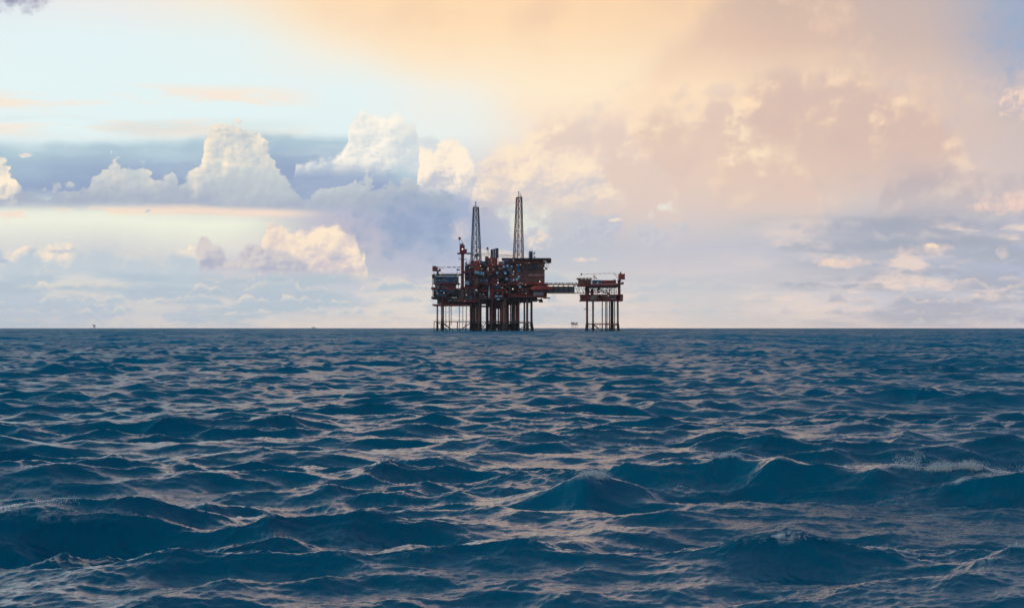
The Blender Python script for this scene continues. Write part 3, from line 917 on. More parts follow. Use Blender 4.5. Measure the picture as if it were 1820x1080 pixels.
def build_main():
    T = thing('oil_platform', 'largest offshore oil platform, rust red decks on many legs with two tall flare towers', 'oil platform')
    R = random.Random(5)
    # ---- legs, well conductors and risers
    for x, w, y in ((777.3, 3.0, -14), (785.2, 3.2, -20)):
        leg(T, x, w, 541, y, 'tan_cladding', 0.25, wet=571)
    for x, w, t, bt, m in ((792.5, 1.0, 543, 590, 'dark_steel'), (798.4, 1.1, 543, 590, 'dark_steel'), (801.8, 1.3, 540, 578, 'tan_cladding'),
                           (816.4, 1.1, 543, 590, 'rust_brown'), (822.6, 1.0, 543, 590, 'dark_steel'), (828.8, 1.2, 543, 590, 'navy_paint')):
        def f(b, x=x, w=w, t=t, bt=bt, m=m):
            b.pipe((x, t, -10), (x, bt, -10), w, m, 8)
            for k in range(5):
                if t + 4 + k * 7 < bt: b.pipe((x, t + 4 + k * 7, -10), (x, t + 4.8 + k * 7, -10), w * 1.9, 'dark_steel', 8)
        part('riser', T, f)
    cols = [(836.6, 2.8, -16, 'dark_red'), (840.6, 1.8, -6, 'tan_cladding'), (844.0, 2.4, 4, 'dark_steel'), (847.0, 2.2, -12, 'rust_brown'), (851.6, 3.8, -18, 'rust_brown'),
            (865.0, 2.6, -8, 'dark_steel'), (867.6, 1.6, 6, 'rust_brown'), (874.2, 3.4, -18, 'dark_red'), (877.6, 2.6, 0, 'dark_red'), (881.0, 2.0, -12, 'dark_steel'),
            (885.8, 2.0, -4, 'dark_red'), (891.4, 3.6, -16, 'rust_brown'), (897.0, 5.4, -22, 'rust_brown'), (901.8, 3.4, 2, 'dark_steel'),
            (903.6, 1.6, -12, 'dark_red'), (907.6, 2.0, -8, 'dark_red'), (912.0, 2.4, 6, 'dark_steel'), (914.6, 2.2, -14, 'rust_brown'), (917.2, 1.6, 0, 'dark_steel'),
            (921.8, 2.8, -18, 'dark_red'),
            (838.8, 2.2, 12, 'dark_steel'), (842.6, 1.4, -14, 'dark_red'), (849.6, 2.6, 10, 'dark_steel'), (871.4, 2.6, -4, 'dark_steel'), (888.9, 1.6, 8, 'dark_red'), (894.0, 2.6, -6, 'dark_steel'), (899.8, 2.6, 8, 'dark_steel'), (910.2, 1.8, 12, 'dark_steel'), (919.4, 2.0, -6, 'dark_red'), (866.2, 2.0, 14, 'dark_red'), (879.4, 2.2, 10, 'dark_steel')]
    for i, (x, w, y, m) in enumerate(cols):
        leg(T, x, w * 1.28, 533, y, m, 0.12 if w > 3 else 0.0, name='leg' if w > 2.7 else 'conductor', wet=573 + (i % 3))
    leg(T, 937.0, 4.2, 531, -20, 'rust_brown', 0.30, wet=574, dx=0.6)
    leg(T, 944.6, 4.2, 531, 10, 'rust_brown', 0.35, wet=574, dx=1.8)
    for x, w, y in ((858.5, 3.0, 26), (895.0, 3.6, 28), (932.0, 3.2, 26), (788.0, 2.4, 26)):
        leg(T, x if x != 858.5 else 854.6, w, 533, y, 'dark_steel', 0.2)
    # ---- jacket braces near the water
    BR = [((771.5, 571, -14), (771.5, 590, -14), 1.3), ((778, 572, -14), (797, 589, -14), 1.3), ((786, 572, -20), (806, 588, -20), 1.5), ((799.0, 572, -12), (799.0, 589, -12), 1.7),
          ((813.0, 572, -12), (813.0, 589, -12), 1.7), ((815, 588, -14), (836, 574, -14), 1.4), ((827, 574, -10), (827, 589, -10), 1.1), ((806, 588, 10), (786, 574, 10), 1.0),
          ((853, 572, -16), (864, 588, -16), 1.3), ((864, 573, -16), (853, 588, -16), 1.2), ((898, 572, -18), (914, 588, -18), 1.4), ((922, 587, -18), (936, 575, -20), 1.3),
          ((928, 589, -18), (944, 576, 8), 1.3), ((875, 573, -18), (891, 588, -18), 1.4), ((892, 573, -18), (876, 588, -18), 1.4), ((836, 573, -16), (851, 588, -18), 1.4), ((851, 573, -16), (837, 588, -18), 1.4)]
    for p, q, w in BR:
        part('brace', T, lambda b: b.pipe(p, q, w, 'weed_dark', 8))
    def f(b):
        b.box(771, 836, 570.9, 572.2, -21, -12, 'dark_steel'); b.box(853, 866, 572.2, 573.4, -20, -8, 'dark_steel')
        b.box(836, 853, 570.4, 572.6, -19, 4, 'dark_steel'); b.box(866, 924, 570.6, 573.2, -19, 12, 'dark_steel')
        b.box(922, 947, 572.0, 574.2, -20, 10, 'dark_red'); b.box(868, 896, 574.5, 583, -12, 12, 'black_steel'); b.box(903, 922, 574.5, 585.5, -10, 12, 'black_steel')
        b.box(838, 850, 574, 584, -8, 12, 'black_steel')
    wk = part('walkway', T, f)
    def f(b):
        b.rail(771, 836, 570.9, -21, 'dark_steel', 2.2); b.rail(853, 866, 572.2, -20, 'dark_steel', 2.4); b.rail(923, 947, 572.0, -20, 'dark_steel', 2.4); b.rail(866, 923, 570.6, -19, 'dark_steel', 2.2)
    part('railing', wk, f)
    # clutter of guides and clamps between the legs
    def f(b):
        for _ in range(60):
            x = R.uniform(837, 923); z = R.uniform(574, 588)
            if 853 < x < 865 and R.random() < 0.6: continue
            b.bar((x, z, R.uniform(-18, 4)), (x + R.uniform(-4, 4), z + R.uniform(-3, 3), R.uniform(-18, 4)), R.uniform(0.5, 1.0), R.choice(['weed_dark', 'dark_steel', 'rust_brown']))
        for x0, x1 in ((836, 853), (866, 886), (888, 923)):
            for z in (548, 560): b.bar((x0, z, -13), (x1, z, -13), 0.6, 'dark_steel')
    part('conductor_guide', T, f)

    # ---- decks
    def deck(x0, x1, z, t, y0, y1, m='dark_red', rails=(), hang=True):
        def f(b):
            b.box(x0, x1, z, z + t, y0, y1, m)
            k = x0 + 1.5
            while k < x1:
                b.box(k, k + 0.5, z + t + 0.01, z + t + 0.55, y0 + 0.4, y1 - 1, 'dark_steel'); k += 4.3
        d = part('deck', T, f)
        if rails:
            part('railing', d, lambda b: [b.rail(a, c, z, y0 + 0.3, rm, 2.3) for a, c, rm in rails])
        return d
    deck(768.5, 836, 540.6, 2.4, -24, 26, 'dark_red', ((768.5, 784, 'dark_steel'),))
    deck(766, 800, 527.4, 1.5, -27, 24, 'dark_steel', ((766, 800, 'dark_steel'),))
    deck(766, 812, 512.2, 1.6, -27, 24, 'dark_red', ((766, 780, 'galvanised'),))
    deck(768, 816, 502.8, 1.0, -26, 24, 'oxide_red')
    deck(770, 820, 486.6, 0.9, -24, 22, 'teal_paint', ((768, 818, 'teal_paint'),))
    deck(818, 848, 509.5, 3.0, -22, 26, 'dark_red')
    deck(816, 850, 533.6, 2.6, -26, 26, 'dark_red')
    deck(828, 900, 470.0, 2.2, -16, 26, 'dark_red')
    deck(820, 882, 481.5, 1.8, -22, 26, 'dark_red', ((820, 838, 'rust_brown'),))
    deck(850, 906, 492.8, 1.5, -24, 26, 'dark_steel')
    deck(846, 908, 503.8, 1.8, -24, 26, 'dark_red', ((852, 880, 'rust_brown'),))
    deck(850, 906, 515.4, 1.5, -25, 26, 'oxide_red')
    deck(838, 904, 529.2, 2.2, -26, 26, 'dark_steel')
    deck(903, 972, 525.2, 2.2, -26, 26, 'dark_red', ((905, 948, 'oxide_red'),))
    deck(966, 978, 528.6, 1.2, -24, 0, 'dark_red', ((966, 977, 'off_white'),))
    deck(904, 974, 503.6, 2.2, -25, 26, 'dark_red', ((925, 974, 'dark_red'),))
    # ---- dark girders under the cellar deck
    def f(b):
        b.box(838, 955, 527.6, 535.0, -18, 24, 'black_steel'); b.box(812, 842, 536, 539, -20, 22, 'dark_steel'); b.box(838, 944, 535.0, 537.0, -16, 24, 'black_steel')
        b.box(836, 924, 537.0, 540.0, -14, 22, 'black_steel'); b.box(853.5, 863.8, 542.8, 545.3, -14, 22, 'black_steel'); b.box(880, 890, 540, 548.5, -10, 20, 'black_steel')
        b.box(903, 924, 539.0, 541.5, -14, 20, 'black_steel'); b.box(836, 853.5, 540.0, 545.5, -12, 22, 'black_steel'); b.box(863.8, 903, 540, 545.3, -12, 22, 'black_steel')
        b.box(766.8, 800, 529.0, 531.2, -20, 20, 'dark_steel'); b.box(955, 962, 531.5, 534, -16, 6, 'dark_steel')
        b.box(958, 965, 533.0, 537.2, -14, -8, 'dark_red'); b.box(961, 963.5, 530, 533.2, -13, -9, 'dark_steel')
        for k in range(22):
            x = 840 + k * 5.0
            b.box(x, x + 0.8, 537.0, 539.6 + (k % 3) * 0.8, -16.2, -14, 'dark_steel')
    part('cellar_girder', T, f)

    # ---- blocks of plant; (x0, x1, top, bottom, front, back, colour)
    def module(label, boxes, seed, n, reg, mats, y, big=5.0, extra=None, clad=None):
        m = part('module', T, lambda b: [b.box(*q) for q in boxes], label)
        rr = random.Random(seed)
        part('pipework', m, lambda b: clutter(b, *reg, y, n, rr, mats, big))
        if extra: part('frame', m, extra)
        if clad: part('cladding', m, clad)
        return m
    pal = ['dark_red', 'oxide_red', 'dark_steel', 'navy_paint', 'rust_brown', 'teal_paint', 'black_steel', 'galvanised', 'grey_cladding']
    cool = ['teal_paint', 'blue_paint', 'dark_steel', 'navy_paint', 'galvanised', 'dark_steel', 'black_steel']
    def frame1(b):
        for a, c in (((774, 491.2), (808, 491.2)), ((774, 498.3), (797, 498.3)), ((774, 503), (797, 503)), ((781, 501.2), (807, 501.2)), ((788, 494), (803, 494))):
            b.bar((a[0], a[1], -25.5), (c[0], c[1], -25.5), 0.85, 'pale_blue' if a[0] < 780 else 'blue_paint')
        for x in (773.2, 781.2, 796.4, 804): b.bar((x, 490.8, -25.5), (x, 503.2, -25.5), 0.95 if x < 780 else 0.7, 'pale_blue' if x < 780 else 'blue_paint')
    module('blue framed pipe rack at the left end', [(773, 812, 490.5, 502.8, -20, 20, 'teal_paint'), (770, 773, 487.5, 502, -20, 10, 'grey_cladding'), (767.6, 771, 487.5, 494, -25, 4, 'dark_steel')], 1, 70, (774, 812, 491, 502.5), cool, -22, 4.0, frame1)
    module('rust red deckhouse with blue doors under the pipe rack', [(781, 808, 503.8, 512.2, -22, 20, 'oxide_red'), (773, 781, 505, 512, -24, 0, 'grey_cladding'), (786, 790.5, 506.5, 511.5, -22.3, -20, 'blue_paint'), (799, 801, 506.5, 509, -22.3, -20, 'navy_paint'), (766.5, 772, 510, 514, -26, -10, 'grey_cladding')], 2, 26, (772, 812, 504.5, 512), pal, -23, 3.0)
    def f3(b):
        b.lathe(pt(790, 517.5, -27), (1, 0, 0), [(-8 * SC, .3), (-7 * SC, 2.1 * SC), (1 * SC, 2.1 * SC), (2 * SC, .3)], 'blue_paint', 12)
        b.lathe(pt(800, 516.5, -27), (1, 0, 0), [(0, .2), (7 * SC, .25), (8 * SC, .5)], 'galvanised', 8)
        for z in (515.5, 518.2, 520.6): b.pipe((792, z, -26), (806, z, -26), 0.5, 'galvanised', 6)
        b.pipe((806, 515.5, -26), (808.5, 518, -26), 0.5, 'galvanised', 6); b.pipe((808.5, 518, -26), (806, 520.6, -26), 0.5, 'galvanised', 6)
    module('lower left deck with a blue tank and pipe loops', [(782, 812, 513.8, 527.4, -18, 20, 'black_steel'), (777, 794, 521.8, 526.4, -25, -10, 'navy_paint'), (775, 779, 517.5, 523, -24, -16, 'off_white'), (772.5, 777, 514.2, 516.8, -25, -18, 'off_white'), (770, 782, 514, 527, -8, 10, 'dark_steel')], 3, 44, (782, 812, 514, 527), cool + ['dark_red'], -21, 3.0, f3)
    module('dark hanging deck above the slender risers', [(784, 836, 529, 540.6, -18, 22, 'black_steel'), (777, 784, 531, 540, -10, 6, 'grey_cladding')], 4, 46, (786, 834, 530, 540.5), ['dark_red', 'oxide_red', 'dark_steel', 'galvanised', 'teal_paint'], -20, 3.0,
           None, lambda b: [b.box(x, x + 1.6, 532.5, 535, -21.5, -20, 'off_white') for x in (797.5, 800.5, 806, 809.5)])
    def clad4(b):
        for x0, x1, m in ((815, 817, 'tan_cladding'), (817.6, 822.4, 'tan_cladding'), (822.9, 824, 'tan_cladding'), (826, 829.4, 'tan_cladding'), (830, 832, 'rust_brown')):
            b.box(x0, x1, 513.6, 535.4, -24, -21, m)
            k = x0 + 0.35
            while k < x1 - 0.3:
                b.box(k, k + 0.28, 513.8, 535.2, -24.25, -24.01, 'rust_brown'); k += 0.9
        b.box(833.5, 838.5, 514.5, 518.5, -23.5, -21, 'navy_paint'); b.box(833, 839, 519, 524, -23.5, -21, 'dark_red'); b.box(833.5, 839, 525, 533, -23.5, -21, 'teal_paint')
    module('tan ribbed wall with tall panels between the decks', [(812, 842, 512.5, 533.6, -20, 24, 'dark_steel')], 5, 30, (833, 850, 513, 533), pal, -23, 3.0, None, clad4)
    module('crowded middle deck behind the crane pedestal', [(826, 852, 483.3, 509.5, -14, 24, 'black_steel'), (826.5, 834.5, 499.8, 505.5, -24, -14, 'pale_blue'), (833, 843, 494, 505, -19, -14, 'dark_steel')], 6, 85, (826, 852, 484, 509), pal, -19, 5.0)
    module('dark red and steel block under the left flare tower', [(826, 866, 472.2, 481.5, -12, 24, 'dark_steel'), (841, 853.5, 466, 481, -23, -10, 'oxide_red'), (836, 843, 463, 466.5, -10, 14, 'blue_paint'), (853, 867, 464, 469, -12, 14, 'blue_paint'), (840, 852, 463.4, 466.2, -20, -10, 'oxide_red')], 7, 60, (824, 868, 464.5, 481), pal, -16, 4.0)
    def canopy(b):
        a = [pt(843.5, 480.8, -26), pt(860.5, 483.4, -26), pt(860.5, 489.4, -26), pt(843.5, 485.6, -26)]
        vs = a + [v + Vector((0, 3, 0)) for v in a]
        b.add(vs, [(0, 3, 2, 1), (4, 5, 6, 7), (0, 1, 5, 4), (1, 2, 6, 5), (2, 3, 7, 6), (3, 0, 4, 7)], 'pale_blue')
        for x in (847, 851, 853.5, 857.5): b.box(x, x + 0.9, 482, 489.5, -26.3, -26.02, 'navy_paint')
    module('weathered panels under a pale blue sloping screen', [(850, 872, 483.4, 503.8, -18, 24, 'dark_steel'), (846, 851, 494, 508, -22, -14, 'tan_cladding'), (852.5, 856, 495, 502, -23, -16, 'grey_cladding'), (857, 869, 494.5, 503, -23, -16, 'navy_paint')], 8, 60, (850, 872, 484, 503.5), pal, -21, 4.0, None, canopy)
    module('red deckhouse and ducts below the exhaust stacks', [(868, 906, 472.2, 492.8, -14, 24, 'dark_steel'), (874, 882, 493.6, 501.8, -23, -14, 'dark_red'), (870, 884, 494.2, 503.6, -20, -12, 'oxide_red'), (886, 906, 494, 503.6, -16, 20, 'dark_steel'), (866, 884, 458, 470, -12, 8, 'oxide_red'), (862, 868, 455.5, 470, -10, 8, 'rust_brown'), (886, 905, 464.5, 470, -12, 12, 'grey_cladding')], 9, 90, (868, 906, 472, 503), pal, -19, 4.0,
           None, lambda b: [b.box(872.3, 874.3, 455, 469, -12.6, -12.1, 'galvanised'), b.box(895, 903, 466, 470, -12.6, -12.1, 'pale_blue'), b.box(882, 886, 482.5, 486, -16, -14, 'pale_blue')])
    module('machinery deck with blue vessels in the middle', [(848, 906, 505.6, 515.4, -14, 24, 'black_steel'), (878, 891, 507.5, 511.8, -22, -14, 'teal_paint')], 10, 70, (848, 906, 505.8, 515), pal, -20, 4.0)
    def vessels(b):
        for x, z in ((882.5, 526.3), (889.5, 526.3), (886, 531.6)):
            b.lathe(pt(x - 2.8, z, -27.5), (1, 0, 0), [(0, .3), (.7 * SC, 1.3 * SC), (5 * SC, 1.3 * SC), (5.8 * SC, .3)], 'pale_blue', 12)
        b.lathe(pt(869.4, 529, -27), (0, 0, 1), [(0, .3), (.5, 1.3 * SC), (11 * SC, 1.3 * SC), (12 * SC, .3)], 'pale_blue', 12)
        b.pipe((869.4, 508, -26), (869.4, 516, -26), 1.0, 'pale_blue', 8)
    module('lower plant deck with pale blue vessels', [(842, 906, 516.9, 529.2, -16, 24, 'dark_steel'), (876, 879, 514, 532, -24, -20, 'dark_red'), (872, 874, 516, 532, -24, -20, 'oxide_red'), (892, 895, 516, 530, -24, -20, 'oxide_red')], 11, 95, (842, 906, 517, 529), pal, -21, 4.0, vessels)
    # ---- accommodation block
    def acc(b):
        b.box(905, 968, 480.5, 503.6, -22, 24, 'rust_brown'); b.box(914, 967.5, 468, 480.0, -18, 24, 'dark_steel'); b.box(896, 914, 462, 503, -14, 24, 'dark_steel')
        b.box(955, 967.8, 466.5, 476.5, -19, 10, 'rust_brown'); b.box(905, 968.2, 491.0, 493.4, -22.4, -21, 'dark_red'); b.box(924, 968.4, 478.8, 480.6, -23, 24, 'dark_steel')
        b.box(904.6, 968, 501.6, 503.7, -22.5, -21, 'dark_red')
    m = part('accommodation_block', T, acc)
    def f(b):
        for z, a, c in ((483.6, 926, 966), (497.6, 926, 966)):
            k = a
            while k < c:
                b.box(k, k + 1.0, z, z + 1.5, -22.6, -22.05, 'dark_steel'); k += 3.1
        for k in range(14): b.box(928 + k * 2.7, 929 + k * 2.7, 486.2, 486.9, -22.4, -22.05, 'dark_steel')
    part('window_row', m, f)
    def f(b):
        b.box(939.5, 967, 487.0, 490.6, -23.2, -22.4, 'pinkish_panel')
        for k in range(11):
            b.box(941 + k * 2.3, 942.2 + k * 2.3, 488.0, 489.6, -23.5, -23.21, 'dark_red')
            if k % 3: b.box(942.2 + k * 2.3, 942.6 + k * 2.3, 488.6, 489.0, -23.5, -23.21, 'dark_red')
    part('sign_board', m, f, 'pinkish board with a row of dark characters')
    rr = random.Random(77)
    part('pipework', m, lambda b: (clutter(b, 904, 930, 463, 503, -19, 70, rr, pal, 3.0), clutter(b, 914, 960, 468, 478.5, -20, 50, rr, ['dark_red', 'oxide_red', 'dark_steel', 'teal_paint', 'rust_brown'], 3.0), clutter(b, 926, 966, 494, 501, -22.2, 14, rr, ['rust_brown', 'tan_cladding', 'dark_steel', 'grey_cladding'], 3.0)))
    def f(b):
        b.box(904, 972, 505.8, 525.2, -14, 24, 'black_steel'); b.box(948, 966, 518.5, 525.2, -22, -14, 'galvanised')
        b.box(905, 918, 507, 515, -18, -14, 'dark_steel'); b.box(921, 940, 512.6, 513.8, -24, -20, 'dark_red'); b.box(920, 939.5, 520.6, 521.8, -24, -20, 'dark_red')
        for x in (920, 929, 938.5): b.box(x, x + 1, 513.8, 520.6, -24, -23, 'dark_red')
        b.box(922, 926, 516.5, 517.5, -21, -19, 'pale_blue'); b.box(933, 937, 516, 517.2, -21, -19, 'pale_blue')
        b.bar((904, 516, -22), (918, 526, -22), 1.0, 'rust_brown'); b.bar((906, 514, -22), (920, 525, -22), 0.7, 'rust_brown')
        b.bar((967.5, 505, -23), (967.5, 530, -23), 1.0, 'dark_red'); b.bar((955, 525, -23), (962, 515, -23), 0.7, 'rust_brown')
    m = part('module', T, f, 'shadowed deck with a stair, an open frame and a pale grey tank')
    rr = random.Random(78)
    part('pipework', m, lambda b: clutter(b, 904, 950, 506, 525, -18, 75, rr, ['dark_red', 'dark_steel', 'rust_brown', 'navy_paint', 'black_steel', 'dark_steel'], 3.0))
    # ---- columns tying the decks together
    for x, a, c, w, m_ in ((814.5, 487, 541, 1.2, 'dark_steel'), (844.5, 484, 534, 1.5, 'dark_red'), (851.0, 470, 532, 1.0, 'black_steel'), (875.5, 492, 536, 1.4, 'dark_red'), (894, 500, 530, 1.4, 'dark_red'), (905, 462, 530, 1.1, 'dark_steel'),
                           (768.6, 488, 528, 0.9, 'tan_cladding'), (786.5, 527, 543, 2.0, 'dark_red'), (829.4, 463, 484, 0.9, 'navy_paint'), (872.0, 455, 472, 1.2, 'dark_red'), (834.0, 462, 510, 0.8, 'dark_steel')):
        part('column', T, lambda b: b.box(x - w / 2, x + w / 2, a, c, -25.5, -24, m_))
    # ---- helicopter deck with its truss
    def f(b):
        b.box(891.5, 977, 458.8, 460.4, -24, 22, 'dark_steel')
        b.box(972, 980, 460.4, 465.6, -20, 14, 'dark_red'); b.box(974, 979.5, 459, 461, -18, 12, 'grey_cladding')
    h = part('helideck', T, f)
    def f(b):
        k = 896.0; up = True
        while k < 972:
            b.bar((k, 460.4 if up else 467, -20), (k + 5, 467 if up else 460.4, -20), 0.8, 'dark_red')
            b.bar((k, 460.4, -20), (k, 467, -20), 0.6, 'oxide_red')
            k += 5; up = not up
        b.box(898, 970, 464.5, 467.0, -21, 18, 'dark_red'); b.box(905, 966, 460.4, 464.5, -16, 18, 'black_steel')
        b.bar((973.5, 465, -18), (970.0, 478, -18), 0.7, 'dark_red'); b.bar((976.5, 465, -18), (972.5, 478.5, -18), 0.7, 'dark_red'); b.bar((969, 466, -18), (968.5, 478, -18), 0.6, 'dark_red')
        b.bar((964, 479, -18), (973, 479, -18), 0.8, 'dark_red'); b.box(968, 972.5, 475.6, 478.4, -18, -16, 'galvanised')
    part('truss', h, f)
    part('safety_net', h, lambda b: (b.rail(891.5, 977, 459.0, -24.6, 'dark_steel', 0.9, 3, 0.3), b.bar((889, 458.4, -24), (893, 459, -24), 0.5, 'dark_steel'), b.bar((977, 459, -24), (980, 457.6, -24), 0.5, 'dark_steel')))
    # ---- things standing on the helideck roof line
    def f(b):
        b.box(940.3, 946.8, 446.6, 458.6, 2, 8, 'dark_steel'); b.bar((939, 449.5, 1), (939, 458.6, 1), 0.6, 'blue_paint'); b.bar((942, 449, 1), (942, 458.6, 1), 0.6, 'blue_paint'); b.bar((948.4, 449, 1), (948.4, 458.6, 1), 0.7, 'blue_paint')
        for z in (449.5, 453.5): b.bar((938.6, z, 1), (949, z, 1), 0.5, 'blue_paint')
        b.rail(940.3, 947, 446.6, 2, 'dark_steel', 1.4, 1.6); b.bar((946.6, 439, 4), (946.6, 447, 4), 0.2, 'dark_steel')
        b.box(949, 951, 447.5, 452, 2, 4, 'galvanised'); b.bar((948, 452, 2), (951, 450, 2), 0.6, 'dark_steel'); b.box(949, 951.4, 455, 458.5, 2, 4, 'galvanised')
    part('mast_house', T, f)
    def f(b):
        for a, c in (((895.5, 453.4), (913, 455.6)), ((895.5, 453.4), (895.5, 458.8)), ((901, 454), (901, 458.8)), ((906, 454.7), (906, 458.5)), ((895.5, 458.0), (914, 458.3)), ((850, 449.8), (874, 450.2)), ((850, 454.4), (874, 454.4)), ((858, 450), (858, 454.4)), ((861.5, 450), (861.5, 454.4)),
                     ((886, 452.3), (914, 452.6)), ((886, 456.4), (895, 456.4))):
            b.bar((a[0], a[1], 6), (c[0], c[1], 6), 0.55, 'dark_red' if a[0] < 880 else 'galvanised')
    part('gantry', T, f)
    # ---- exhaust stacks
    for x0, x1, z in ((872.0, 876.4, 443.2), (876.8, 880.0, 442.2), (880.4, 886.0, 441.0)):
        def f(b):
            b.box(x0, x1, z, 458.0, -4, 2, 'navy_paint'); b.box(x0 - 0.2, x1 + 0.2, z, z + 0.6, -4.3, 2.3, 'dark_steel')
            for x in (x0 + 0.5, x1 - 0.5): b.bar((x, 458, -3), (x, 470, -3), 0.8, 'galvanised' if x < 880 else 'dark_steel')
        part('exhaust_stack', T, f)
    # ---- flare towers
    def tower(xb, wb, zb, xt, wt, zt, levels, mat, m2, pipe, tip, cap, tilt, extra):
        t = part('flare_tower', T, lambda b: lattice(b, xb, wb, zb, 0, xt, wt, zt, levels, mat, m2, 2.0, 1.65, 1.15), tilt)
        def f(b):
            b.pipe((pipe[0], zb + 2, 2), (pipe[1], zt, 2), 2.2, 'off_white', 12, 1.1)
            b.pipe((pipe[1] + 0.9, zb - 4, 3), (pipe[1] + 0.7, zt, 3), 0.7, 'navy_paint', 8)
        part('flare_pipe', t, f)
        def f(b):
            b.box(xt - wt / 2 - 0.5, xt + wt / 2 + 0.5, zt - 0.6, zt + 0.5, 2 - wt / 2 * SC - .4, 2 + wt / 2 * SC + .4, 'dark_steel')
            b.rail(xt - wt / 2 - 0.4, xt + wt / 2 + 0.4, zt - 0.6, 2 - wt / 2 * SC - .3, 'dark_steel', 2.0, 1.6, 0.28)
            b.pipe((cap[0], zt - 0.4, 2), (cap[0], cap[1] + 1.8, 2), 1.3, 'dark_steel', 8)
            b.pipe((cap[0], cap[1] + 2.0, 2), (cap[0], cap[1] + 0.4, 2), 1.5, 'black_steel', 10, 2.6); b.pipe((cap[0], cap[1] + 0.4, 2), (cap[0], cap[1], 2), 2.6, 'black_steel', 10, 2.2)
            for ex, ez, ew in extra: b.pipe((ex, zt, 2.5), (ex, ez, 2.5), ew, 'dark_steel', 8)
        part('flare_tip', t, f)
    tower(846.0, 15.6, 463.5, 845.8, 8.2, 368.4, [463.5, 452, 438.9, 423.5, 407.3, 392.6, 380.5, 368.4], 'navy_paint', 'dark_steel', (847.4, 845.9), 368, (845.6, 358.4), 'blue grey lattice flare tower, the shorter left one', ((843.6, 364.5, .5),))
    tower(921.4, 15.6, 459.2, 922.6, 8.6, 351.2, [459.2, 446.2, 428, 410.4, 393.6, 377.4, 364.6, 351.2], 'oxide_red', 'dark_red', (919.8, 921.6), 351, (922.0, 340.6), 'rust brown lattice flare tower, the taller right one', ((924.6, 343.4, 1.0), (926.8, 347.5, 1.3), (919, 348, .5)))
    # boom crutch under the left tower
    part('pipe_riser', T, lambda b: (b.box(843.5, 848.0, 452, 456, 1, 4, 'dark_red'), b.bar((843.5, 456, 2), (841.5, 464, 2), 0.9, 'dark_red'), b.bar((848.0, 456, 2), (849.5, 464, 2), 0.9, 'dark_red'), b.box(846.5, 850.5, 450, 455.5, 0, 3, 'galvanised')))
    # ---- microwave dishes on the dark wall
    for x, z, r, c in ((898, 463, 1.6, 0), (901.5, 463.5, 1.8, 0), (896.5, 469.5, 1.3, 0), (902.5, 472.5, 2.2, 1), (909, 473.5, 2.0, 1), (895.5, 474, 2.0, 1), (906.3, 479.5, 3.3, 2), (896.5, 482.5, 1.5, 0), (898.5, 485.3, 2.2, 1), (909.2, 485, 2.0, 0), (884, 485, 1.9, 1),
                       (921.3, 472, 2.0, 0), (922.3, 481, 2.2, 0), (922.0, 475.8, 1.0, 0), (922.3, 492.3, 2.2, 1), (919, 496.7, 2.2, 1), (900.7, 496, 2.1, 1), (909.3, 498, 2.0, 0), (924.5, 504, 2.0, 1), (924.5, 510, 2.0, 1)):
        r = r * 1.12
        mt = ('blue_paint', 'pale_blue', 'grey_cladding')[c]
        def f(b):
            p = pt(x, z, -25.0)
            b.lathe(p, (0, 1, 0), [(0, r * SC * 0.25), (0.08, r * SC * 0.9), (0.25, r * SC), (0.9, r * SC * 0.92), (1.5, r * SC * 0.35), (2.6, 0.25)], mt, 18)
            b.tube(p + Vector((0, 2.4, 0)), p + Vector((0, 5, -0.4)), 0.2, 'dark_steel', 6)
        part('dish_antenna', T, f, ('blue round dish', 'pale round dish', 'largest grey round dish')[c])
    # ---- deck lamps that are lit
    L1 = [(818.5, 473.5), (807, 483.5), (817, 483.5), (814, 487.6), (783, 487.7), (774, 488.2), (789, 520.5), (813.5, 534.5), (826, 534.5), (829, 524), (854, 472.3), (834.5, 475.5), (875, 462.5), (876, 470.4), (865, 478.5), (876.5, 478.5), (865, 498), (825.5, 497), (853, 522), (859, 523), (862, 527),
          (884.5, 520.5), (879.5, 504.5), (882.5, 506.5), (912.5, 462.5), (918.5, 470.4), (925, 470.4), (940.5, 467), (887, 476.5), (890.5, 477.6), (913, 482.5), (912, 487.6), (913, 494.5), (913, 497.6), (929, 503.5), (934, 505.6), (921, 506), (892.5, 511.5), (949.5, 509.5), (928.5, 514.6), (959, 508.4), (898, 506), (856, 478), (900, 519), (935, 521)]
    big = {(959.5, 500.2), (967.2, 477.2), (911.5, 513.4)}
    for x, z in L1 + sorted(big):
        k = 1.2 if (x, z) in big else R.uniform(0.45, 0.7)
        wide = R.choice([1.0, 1.0, 2.0, 2.4]) if (x, z) not in big else 1.0
        def f(b):
            b.box(x - k * wide / 2, x + k * wide / 2, z - k / 2, z + k / 2, -27.4, -27.0, 'lamp_white' if k > 1 else 'lamp_glow')
            b.box(x - k * wide / 2 - .15, x + k * wide / 2 + .15, z - k / 2 - .35, z - k / 2 - .02, -27.5, -26.6, 'dark_steel')
            b.bar((x, z - k / 2 - .2, -26.8), (x, z - k / 2 - .2, -22), 0.2, 'dark_steel')
        part('deck_lamp', T, f)
    rebase(T, 858, 588)
    return T


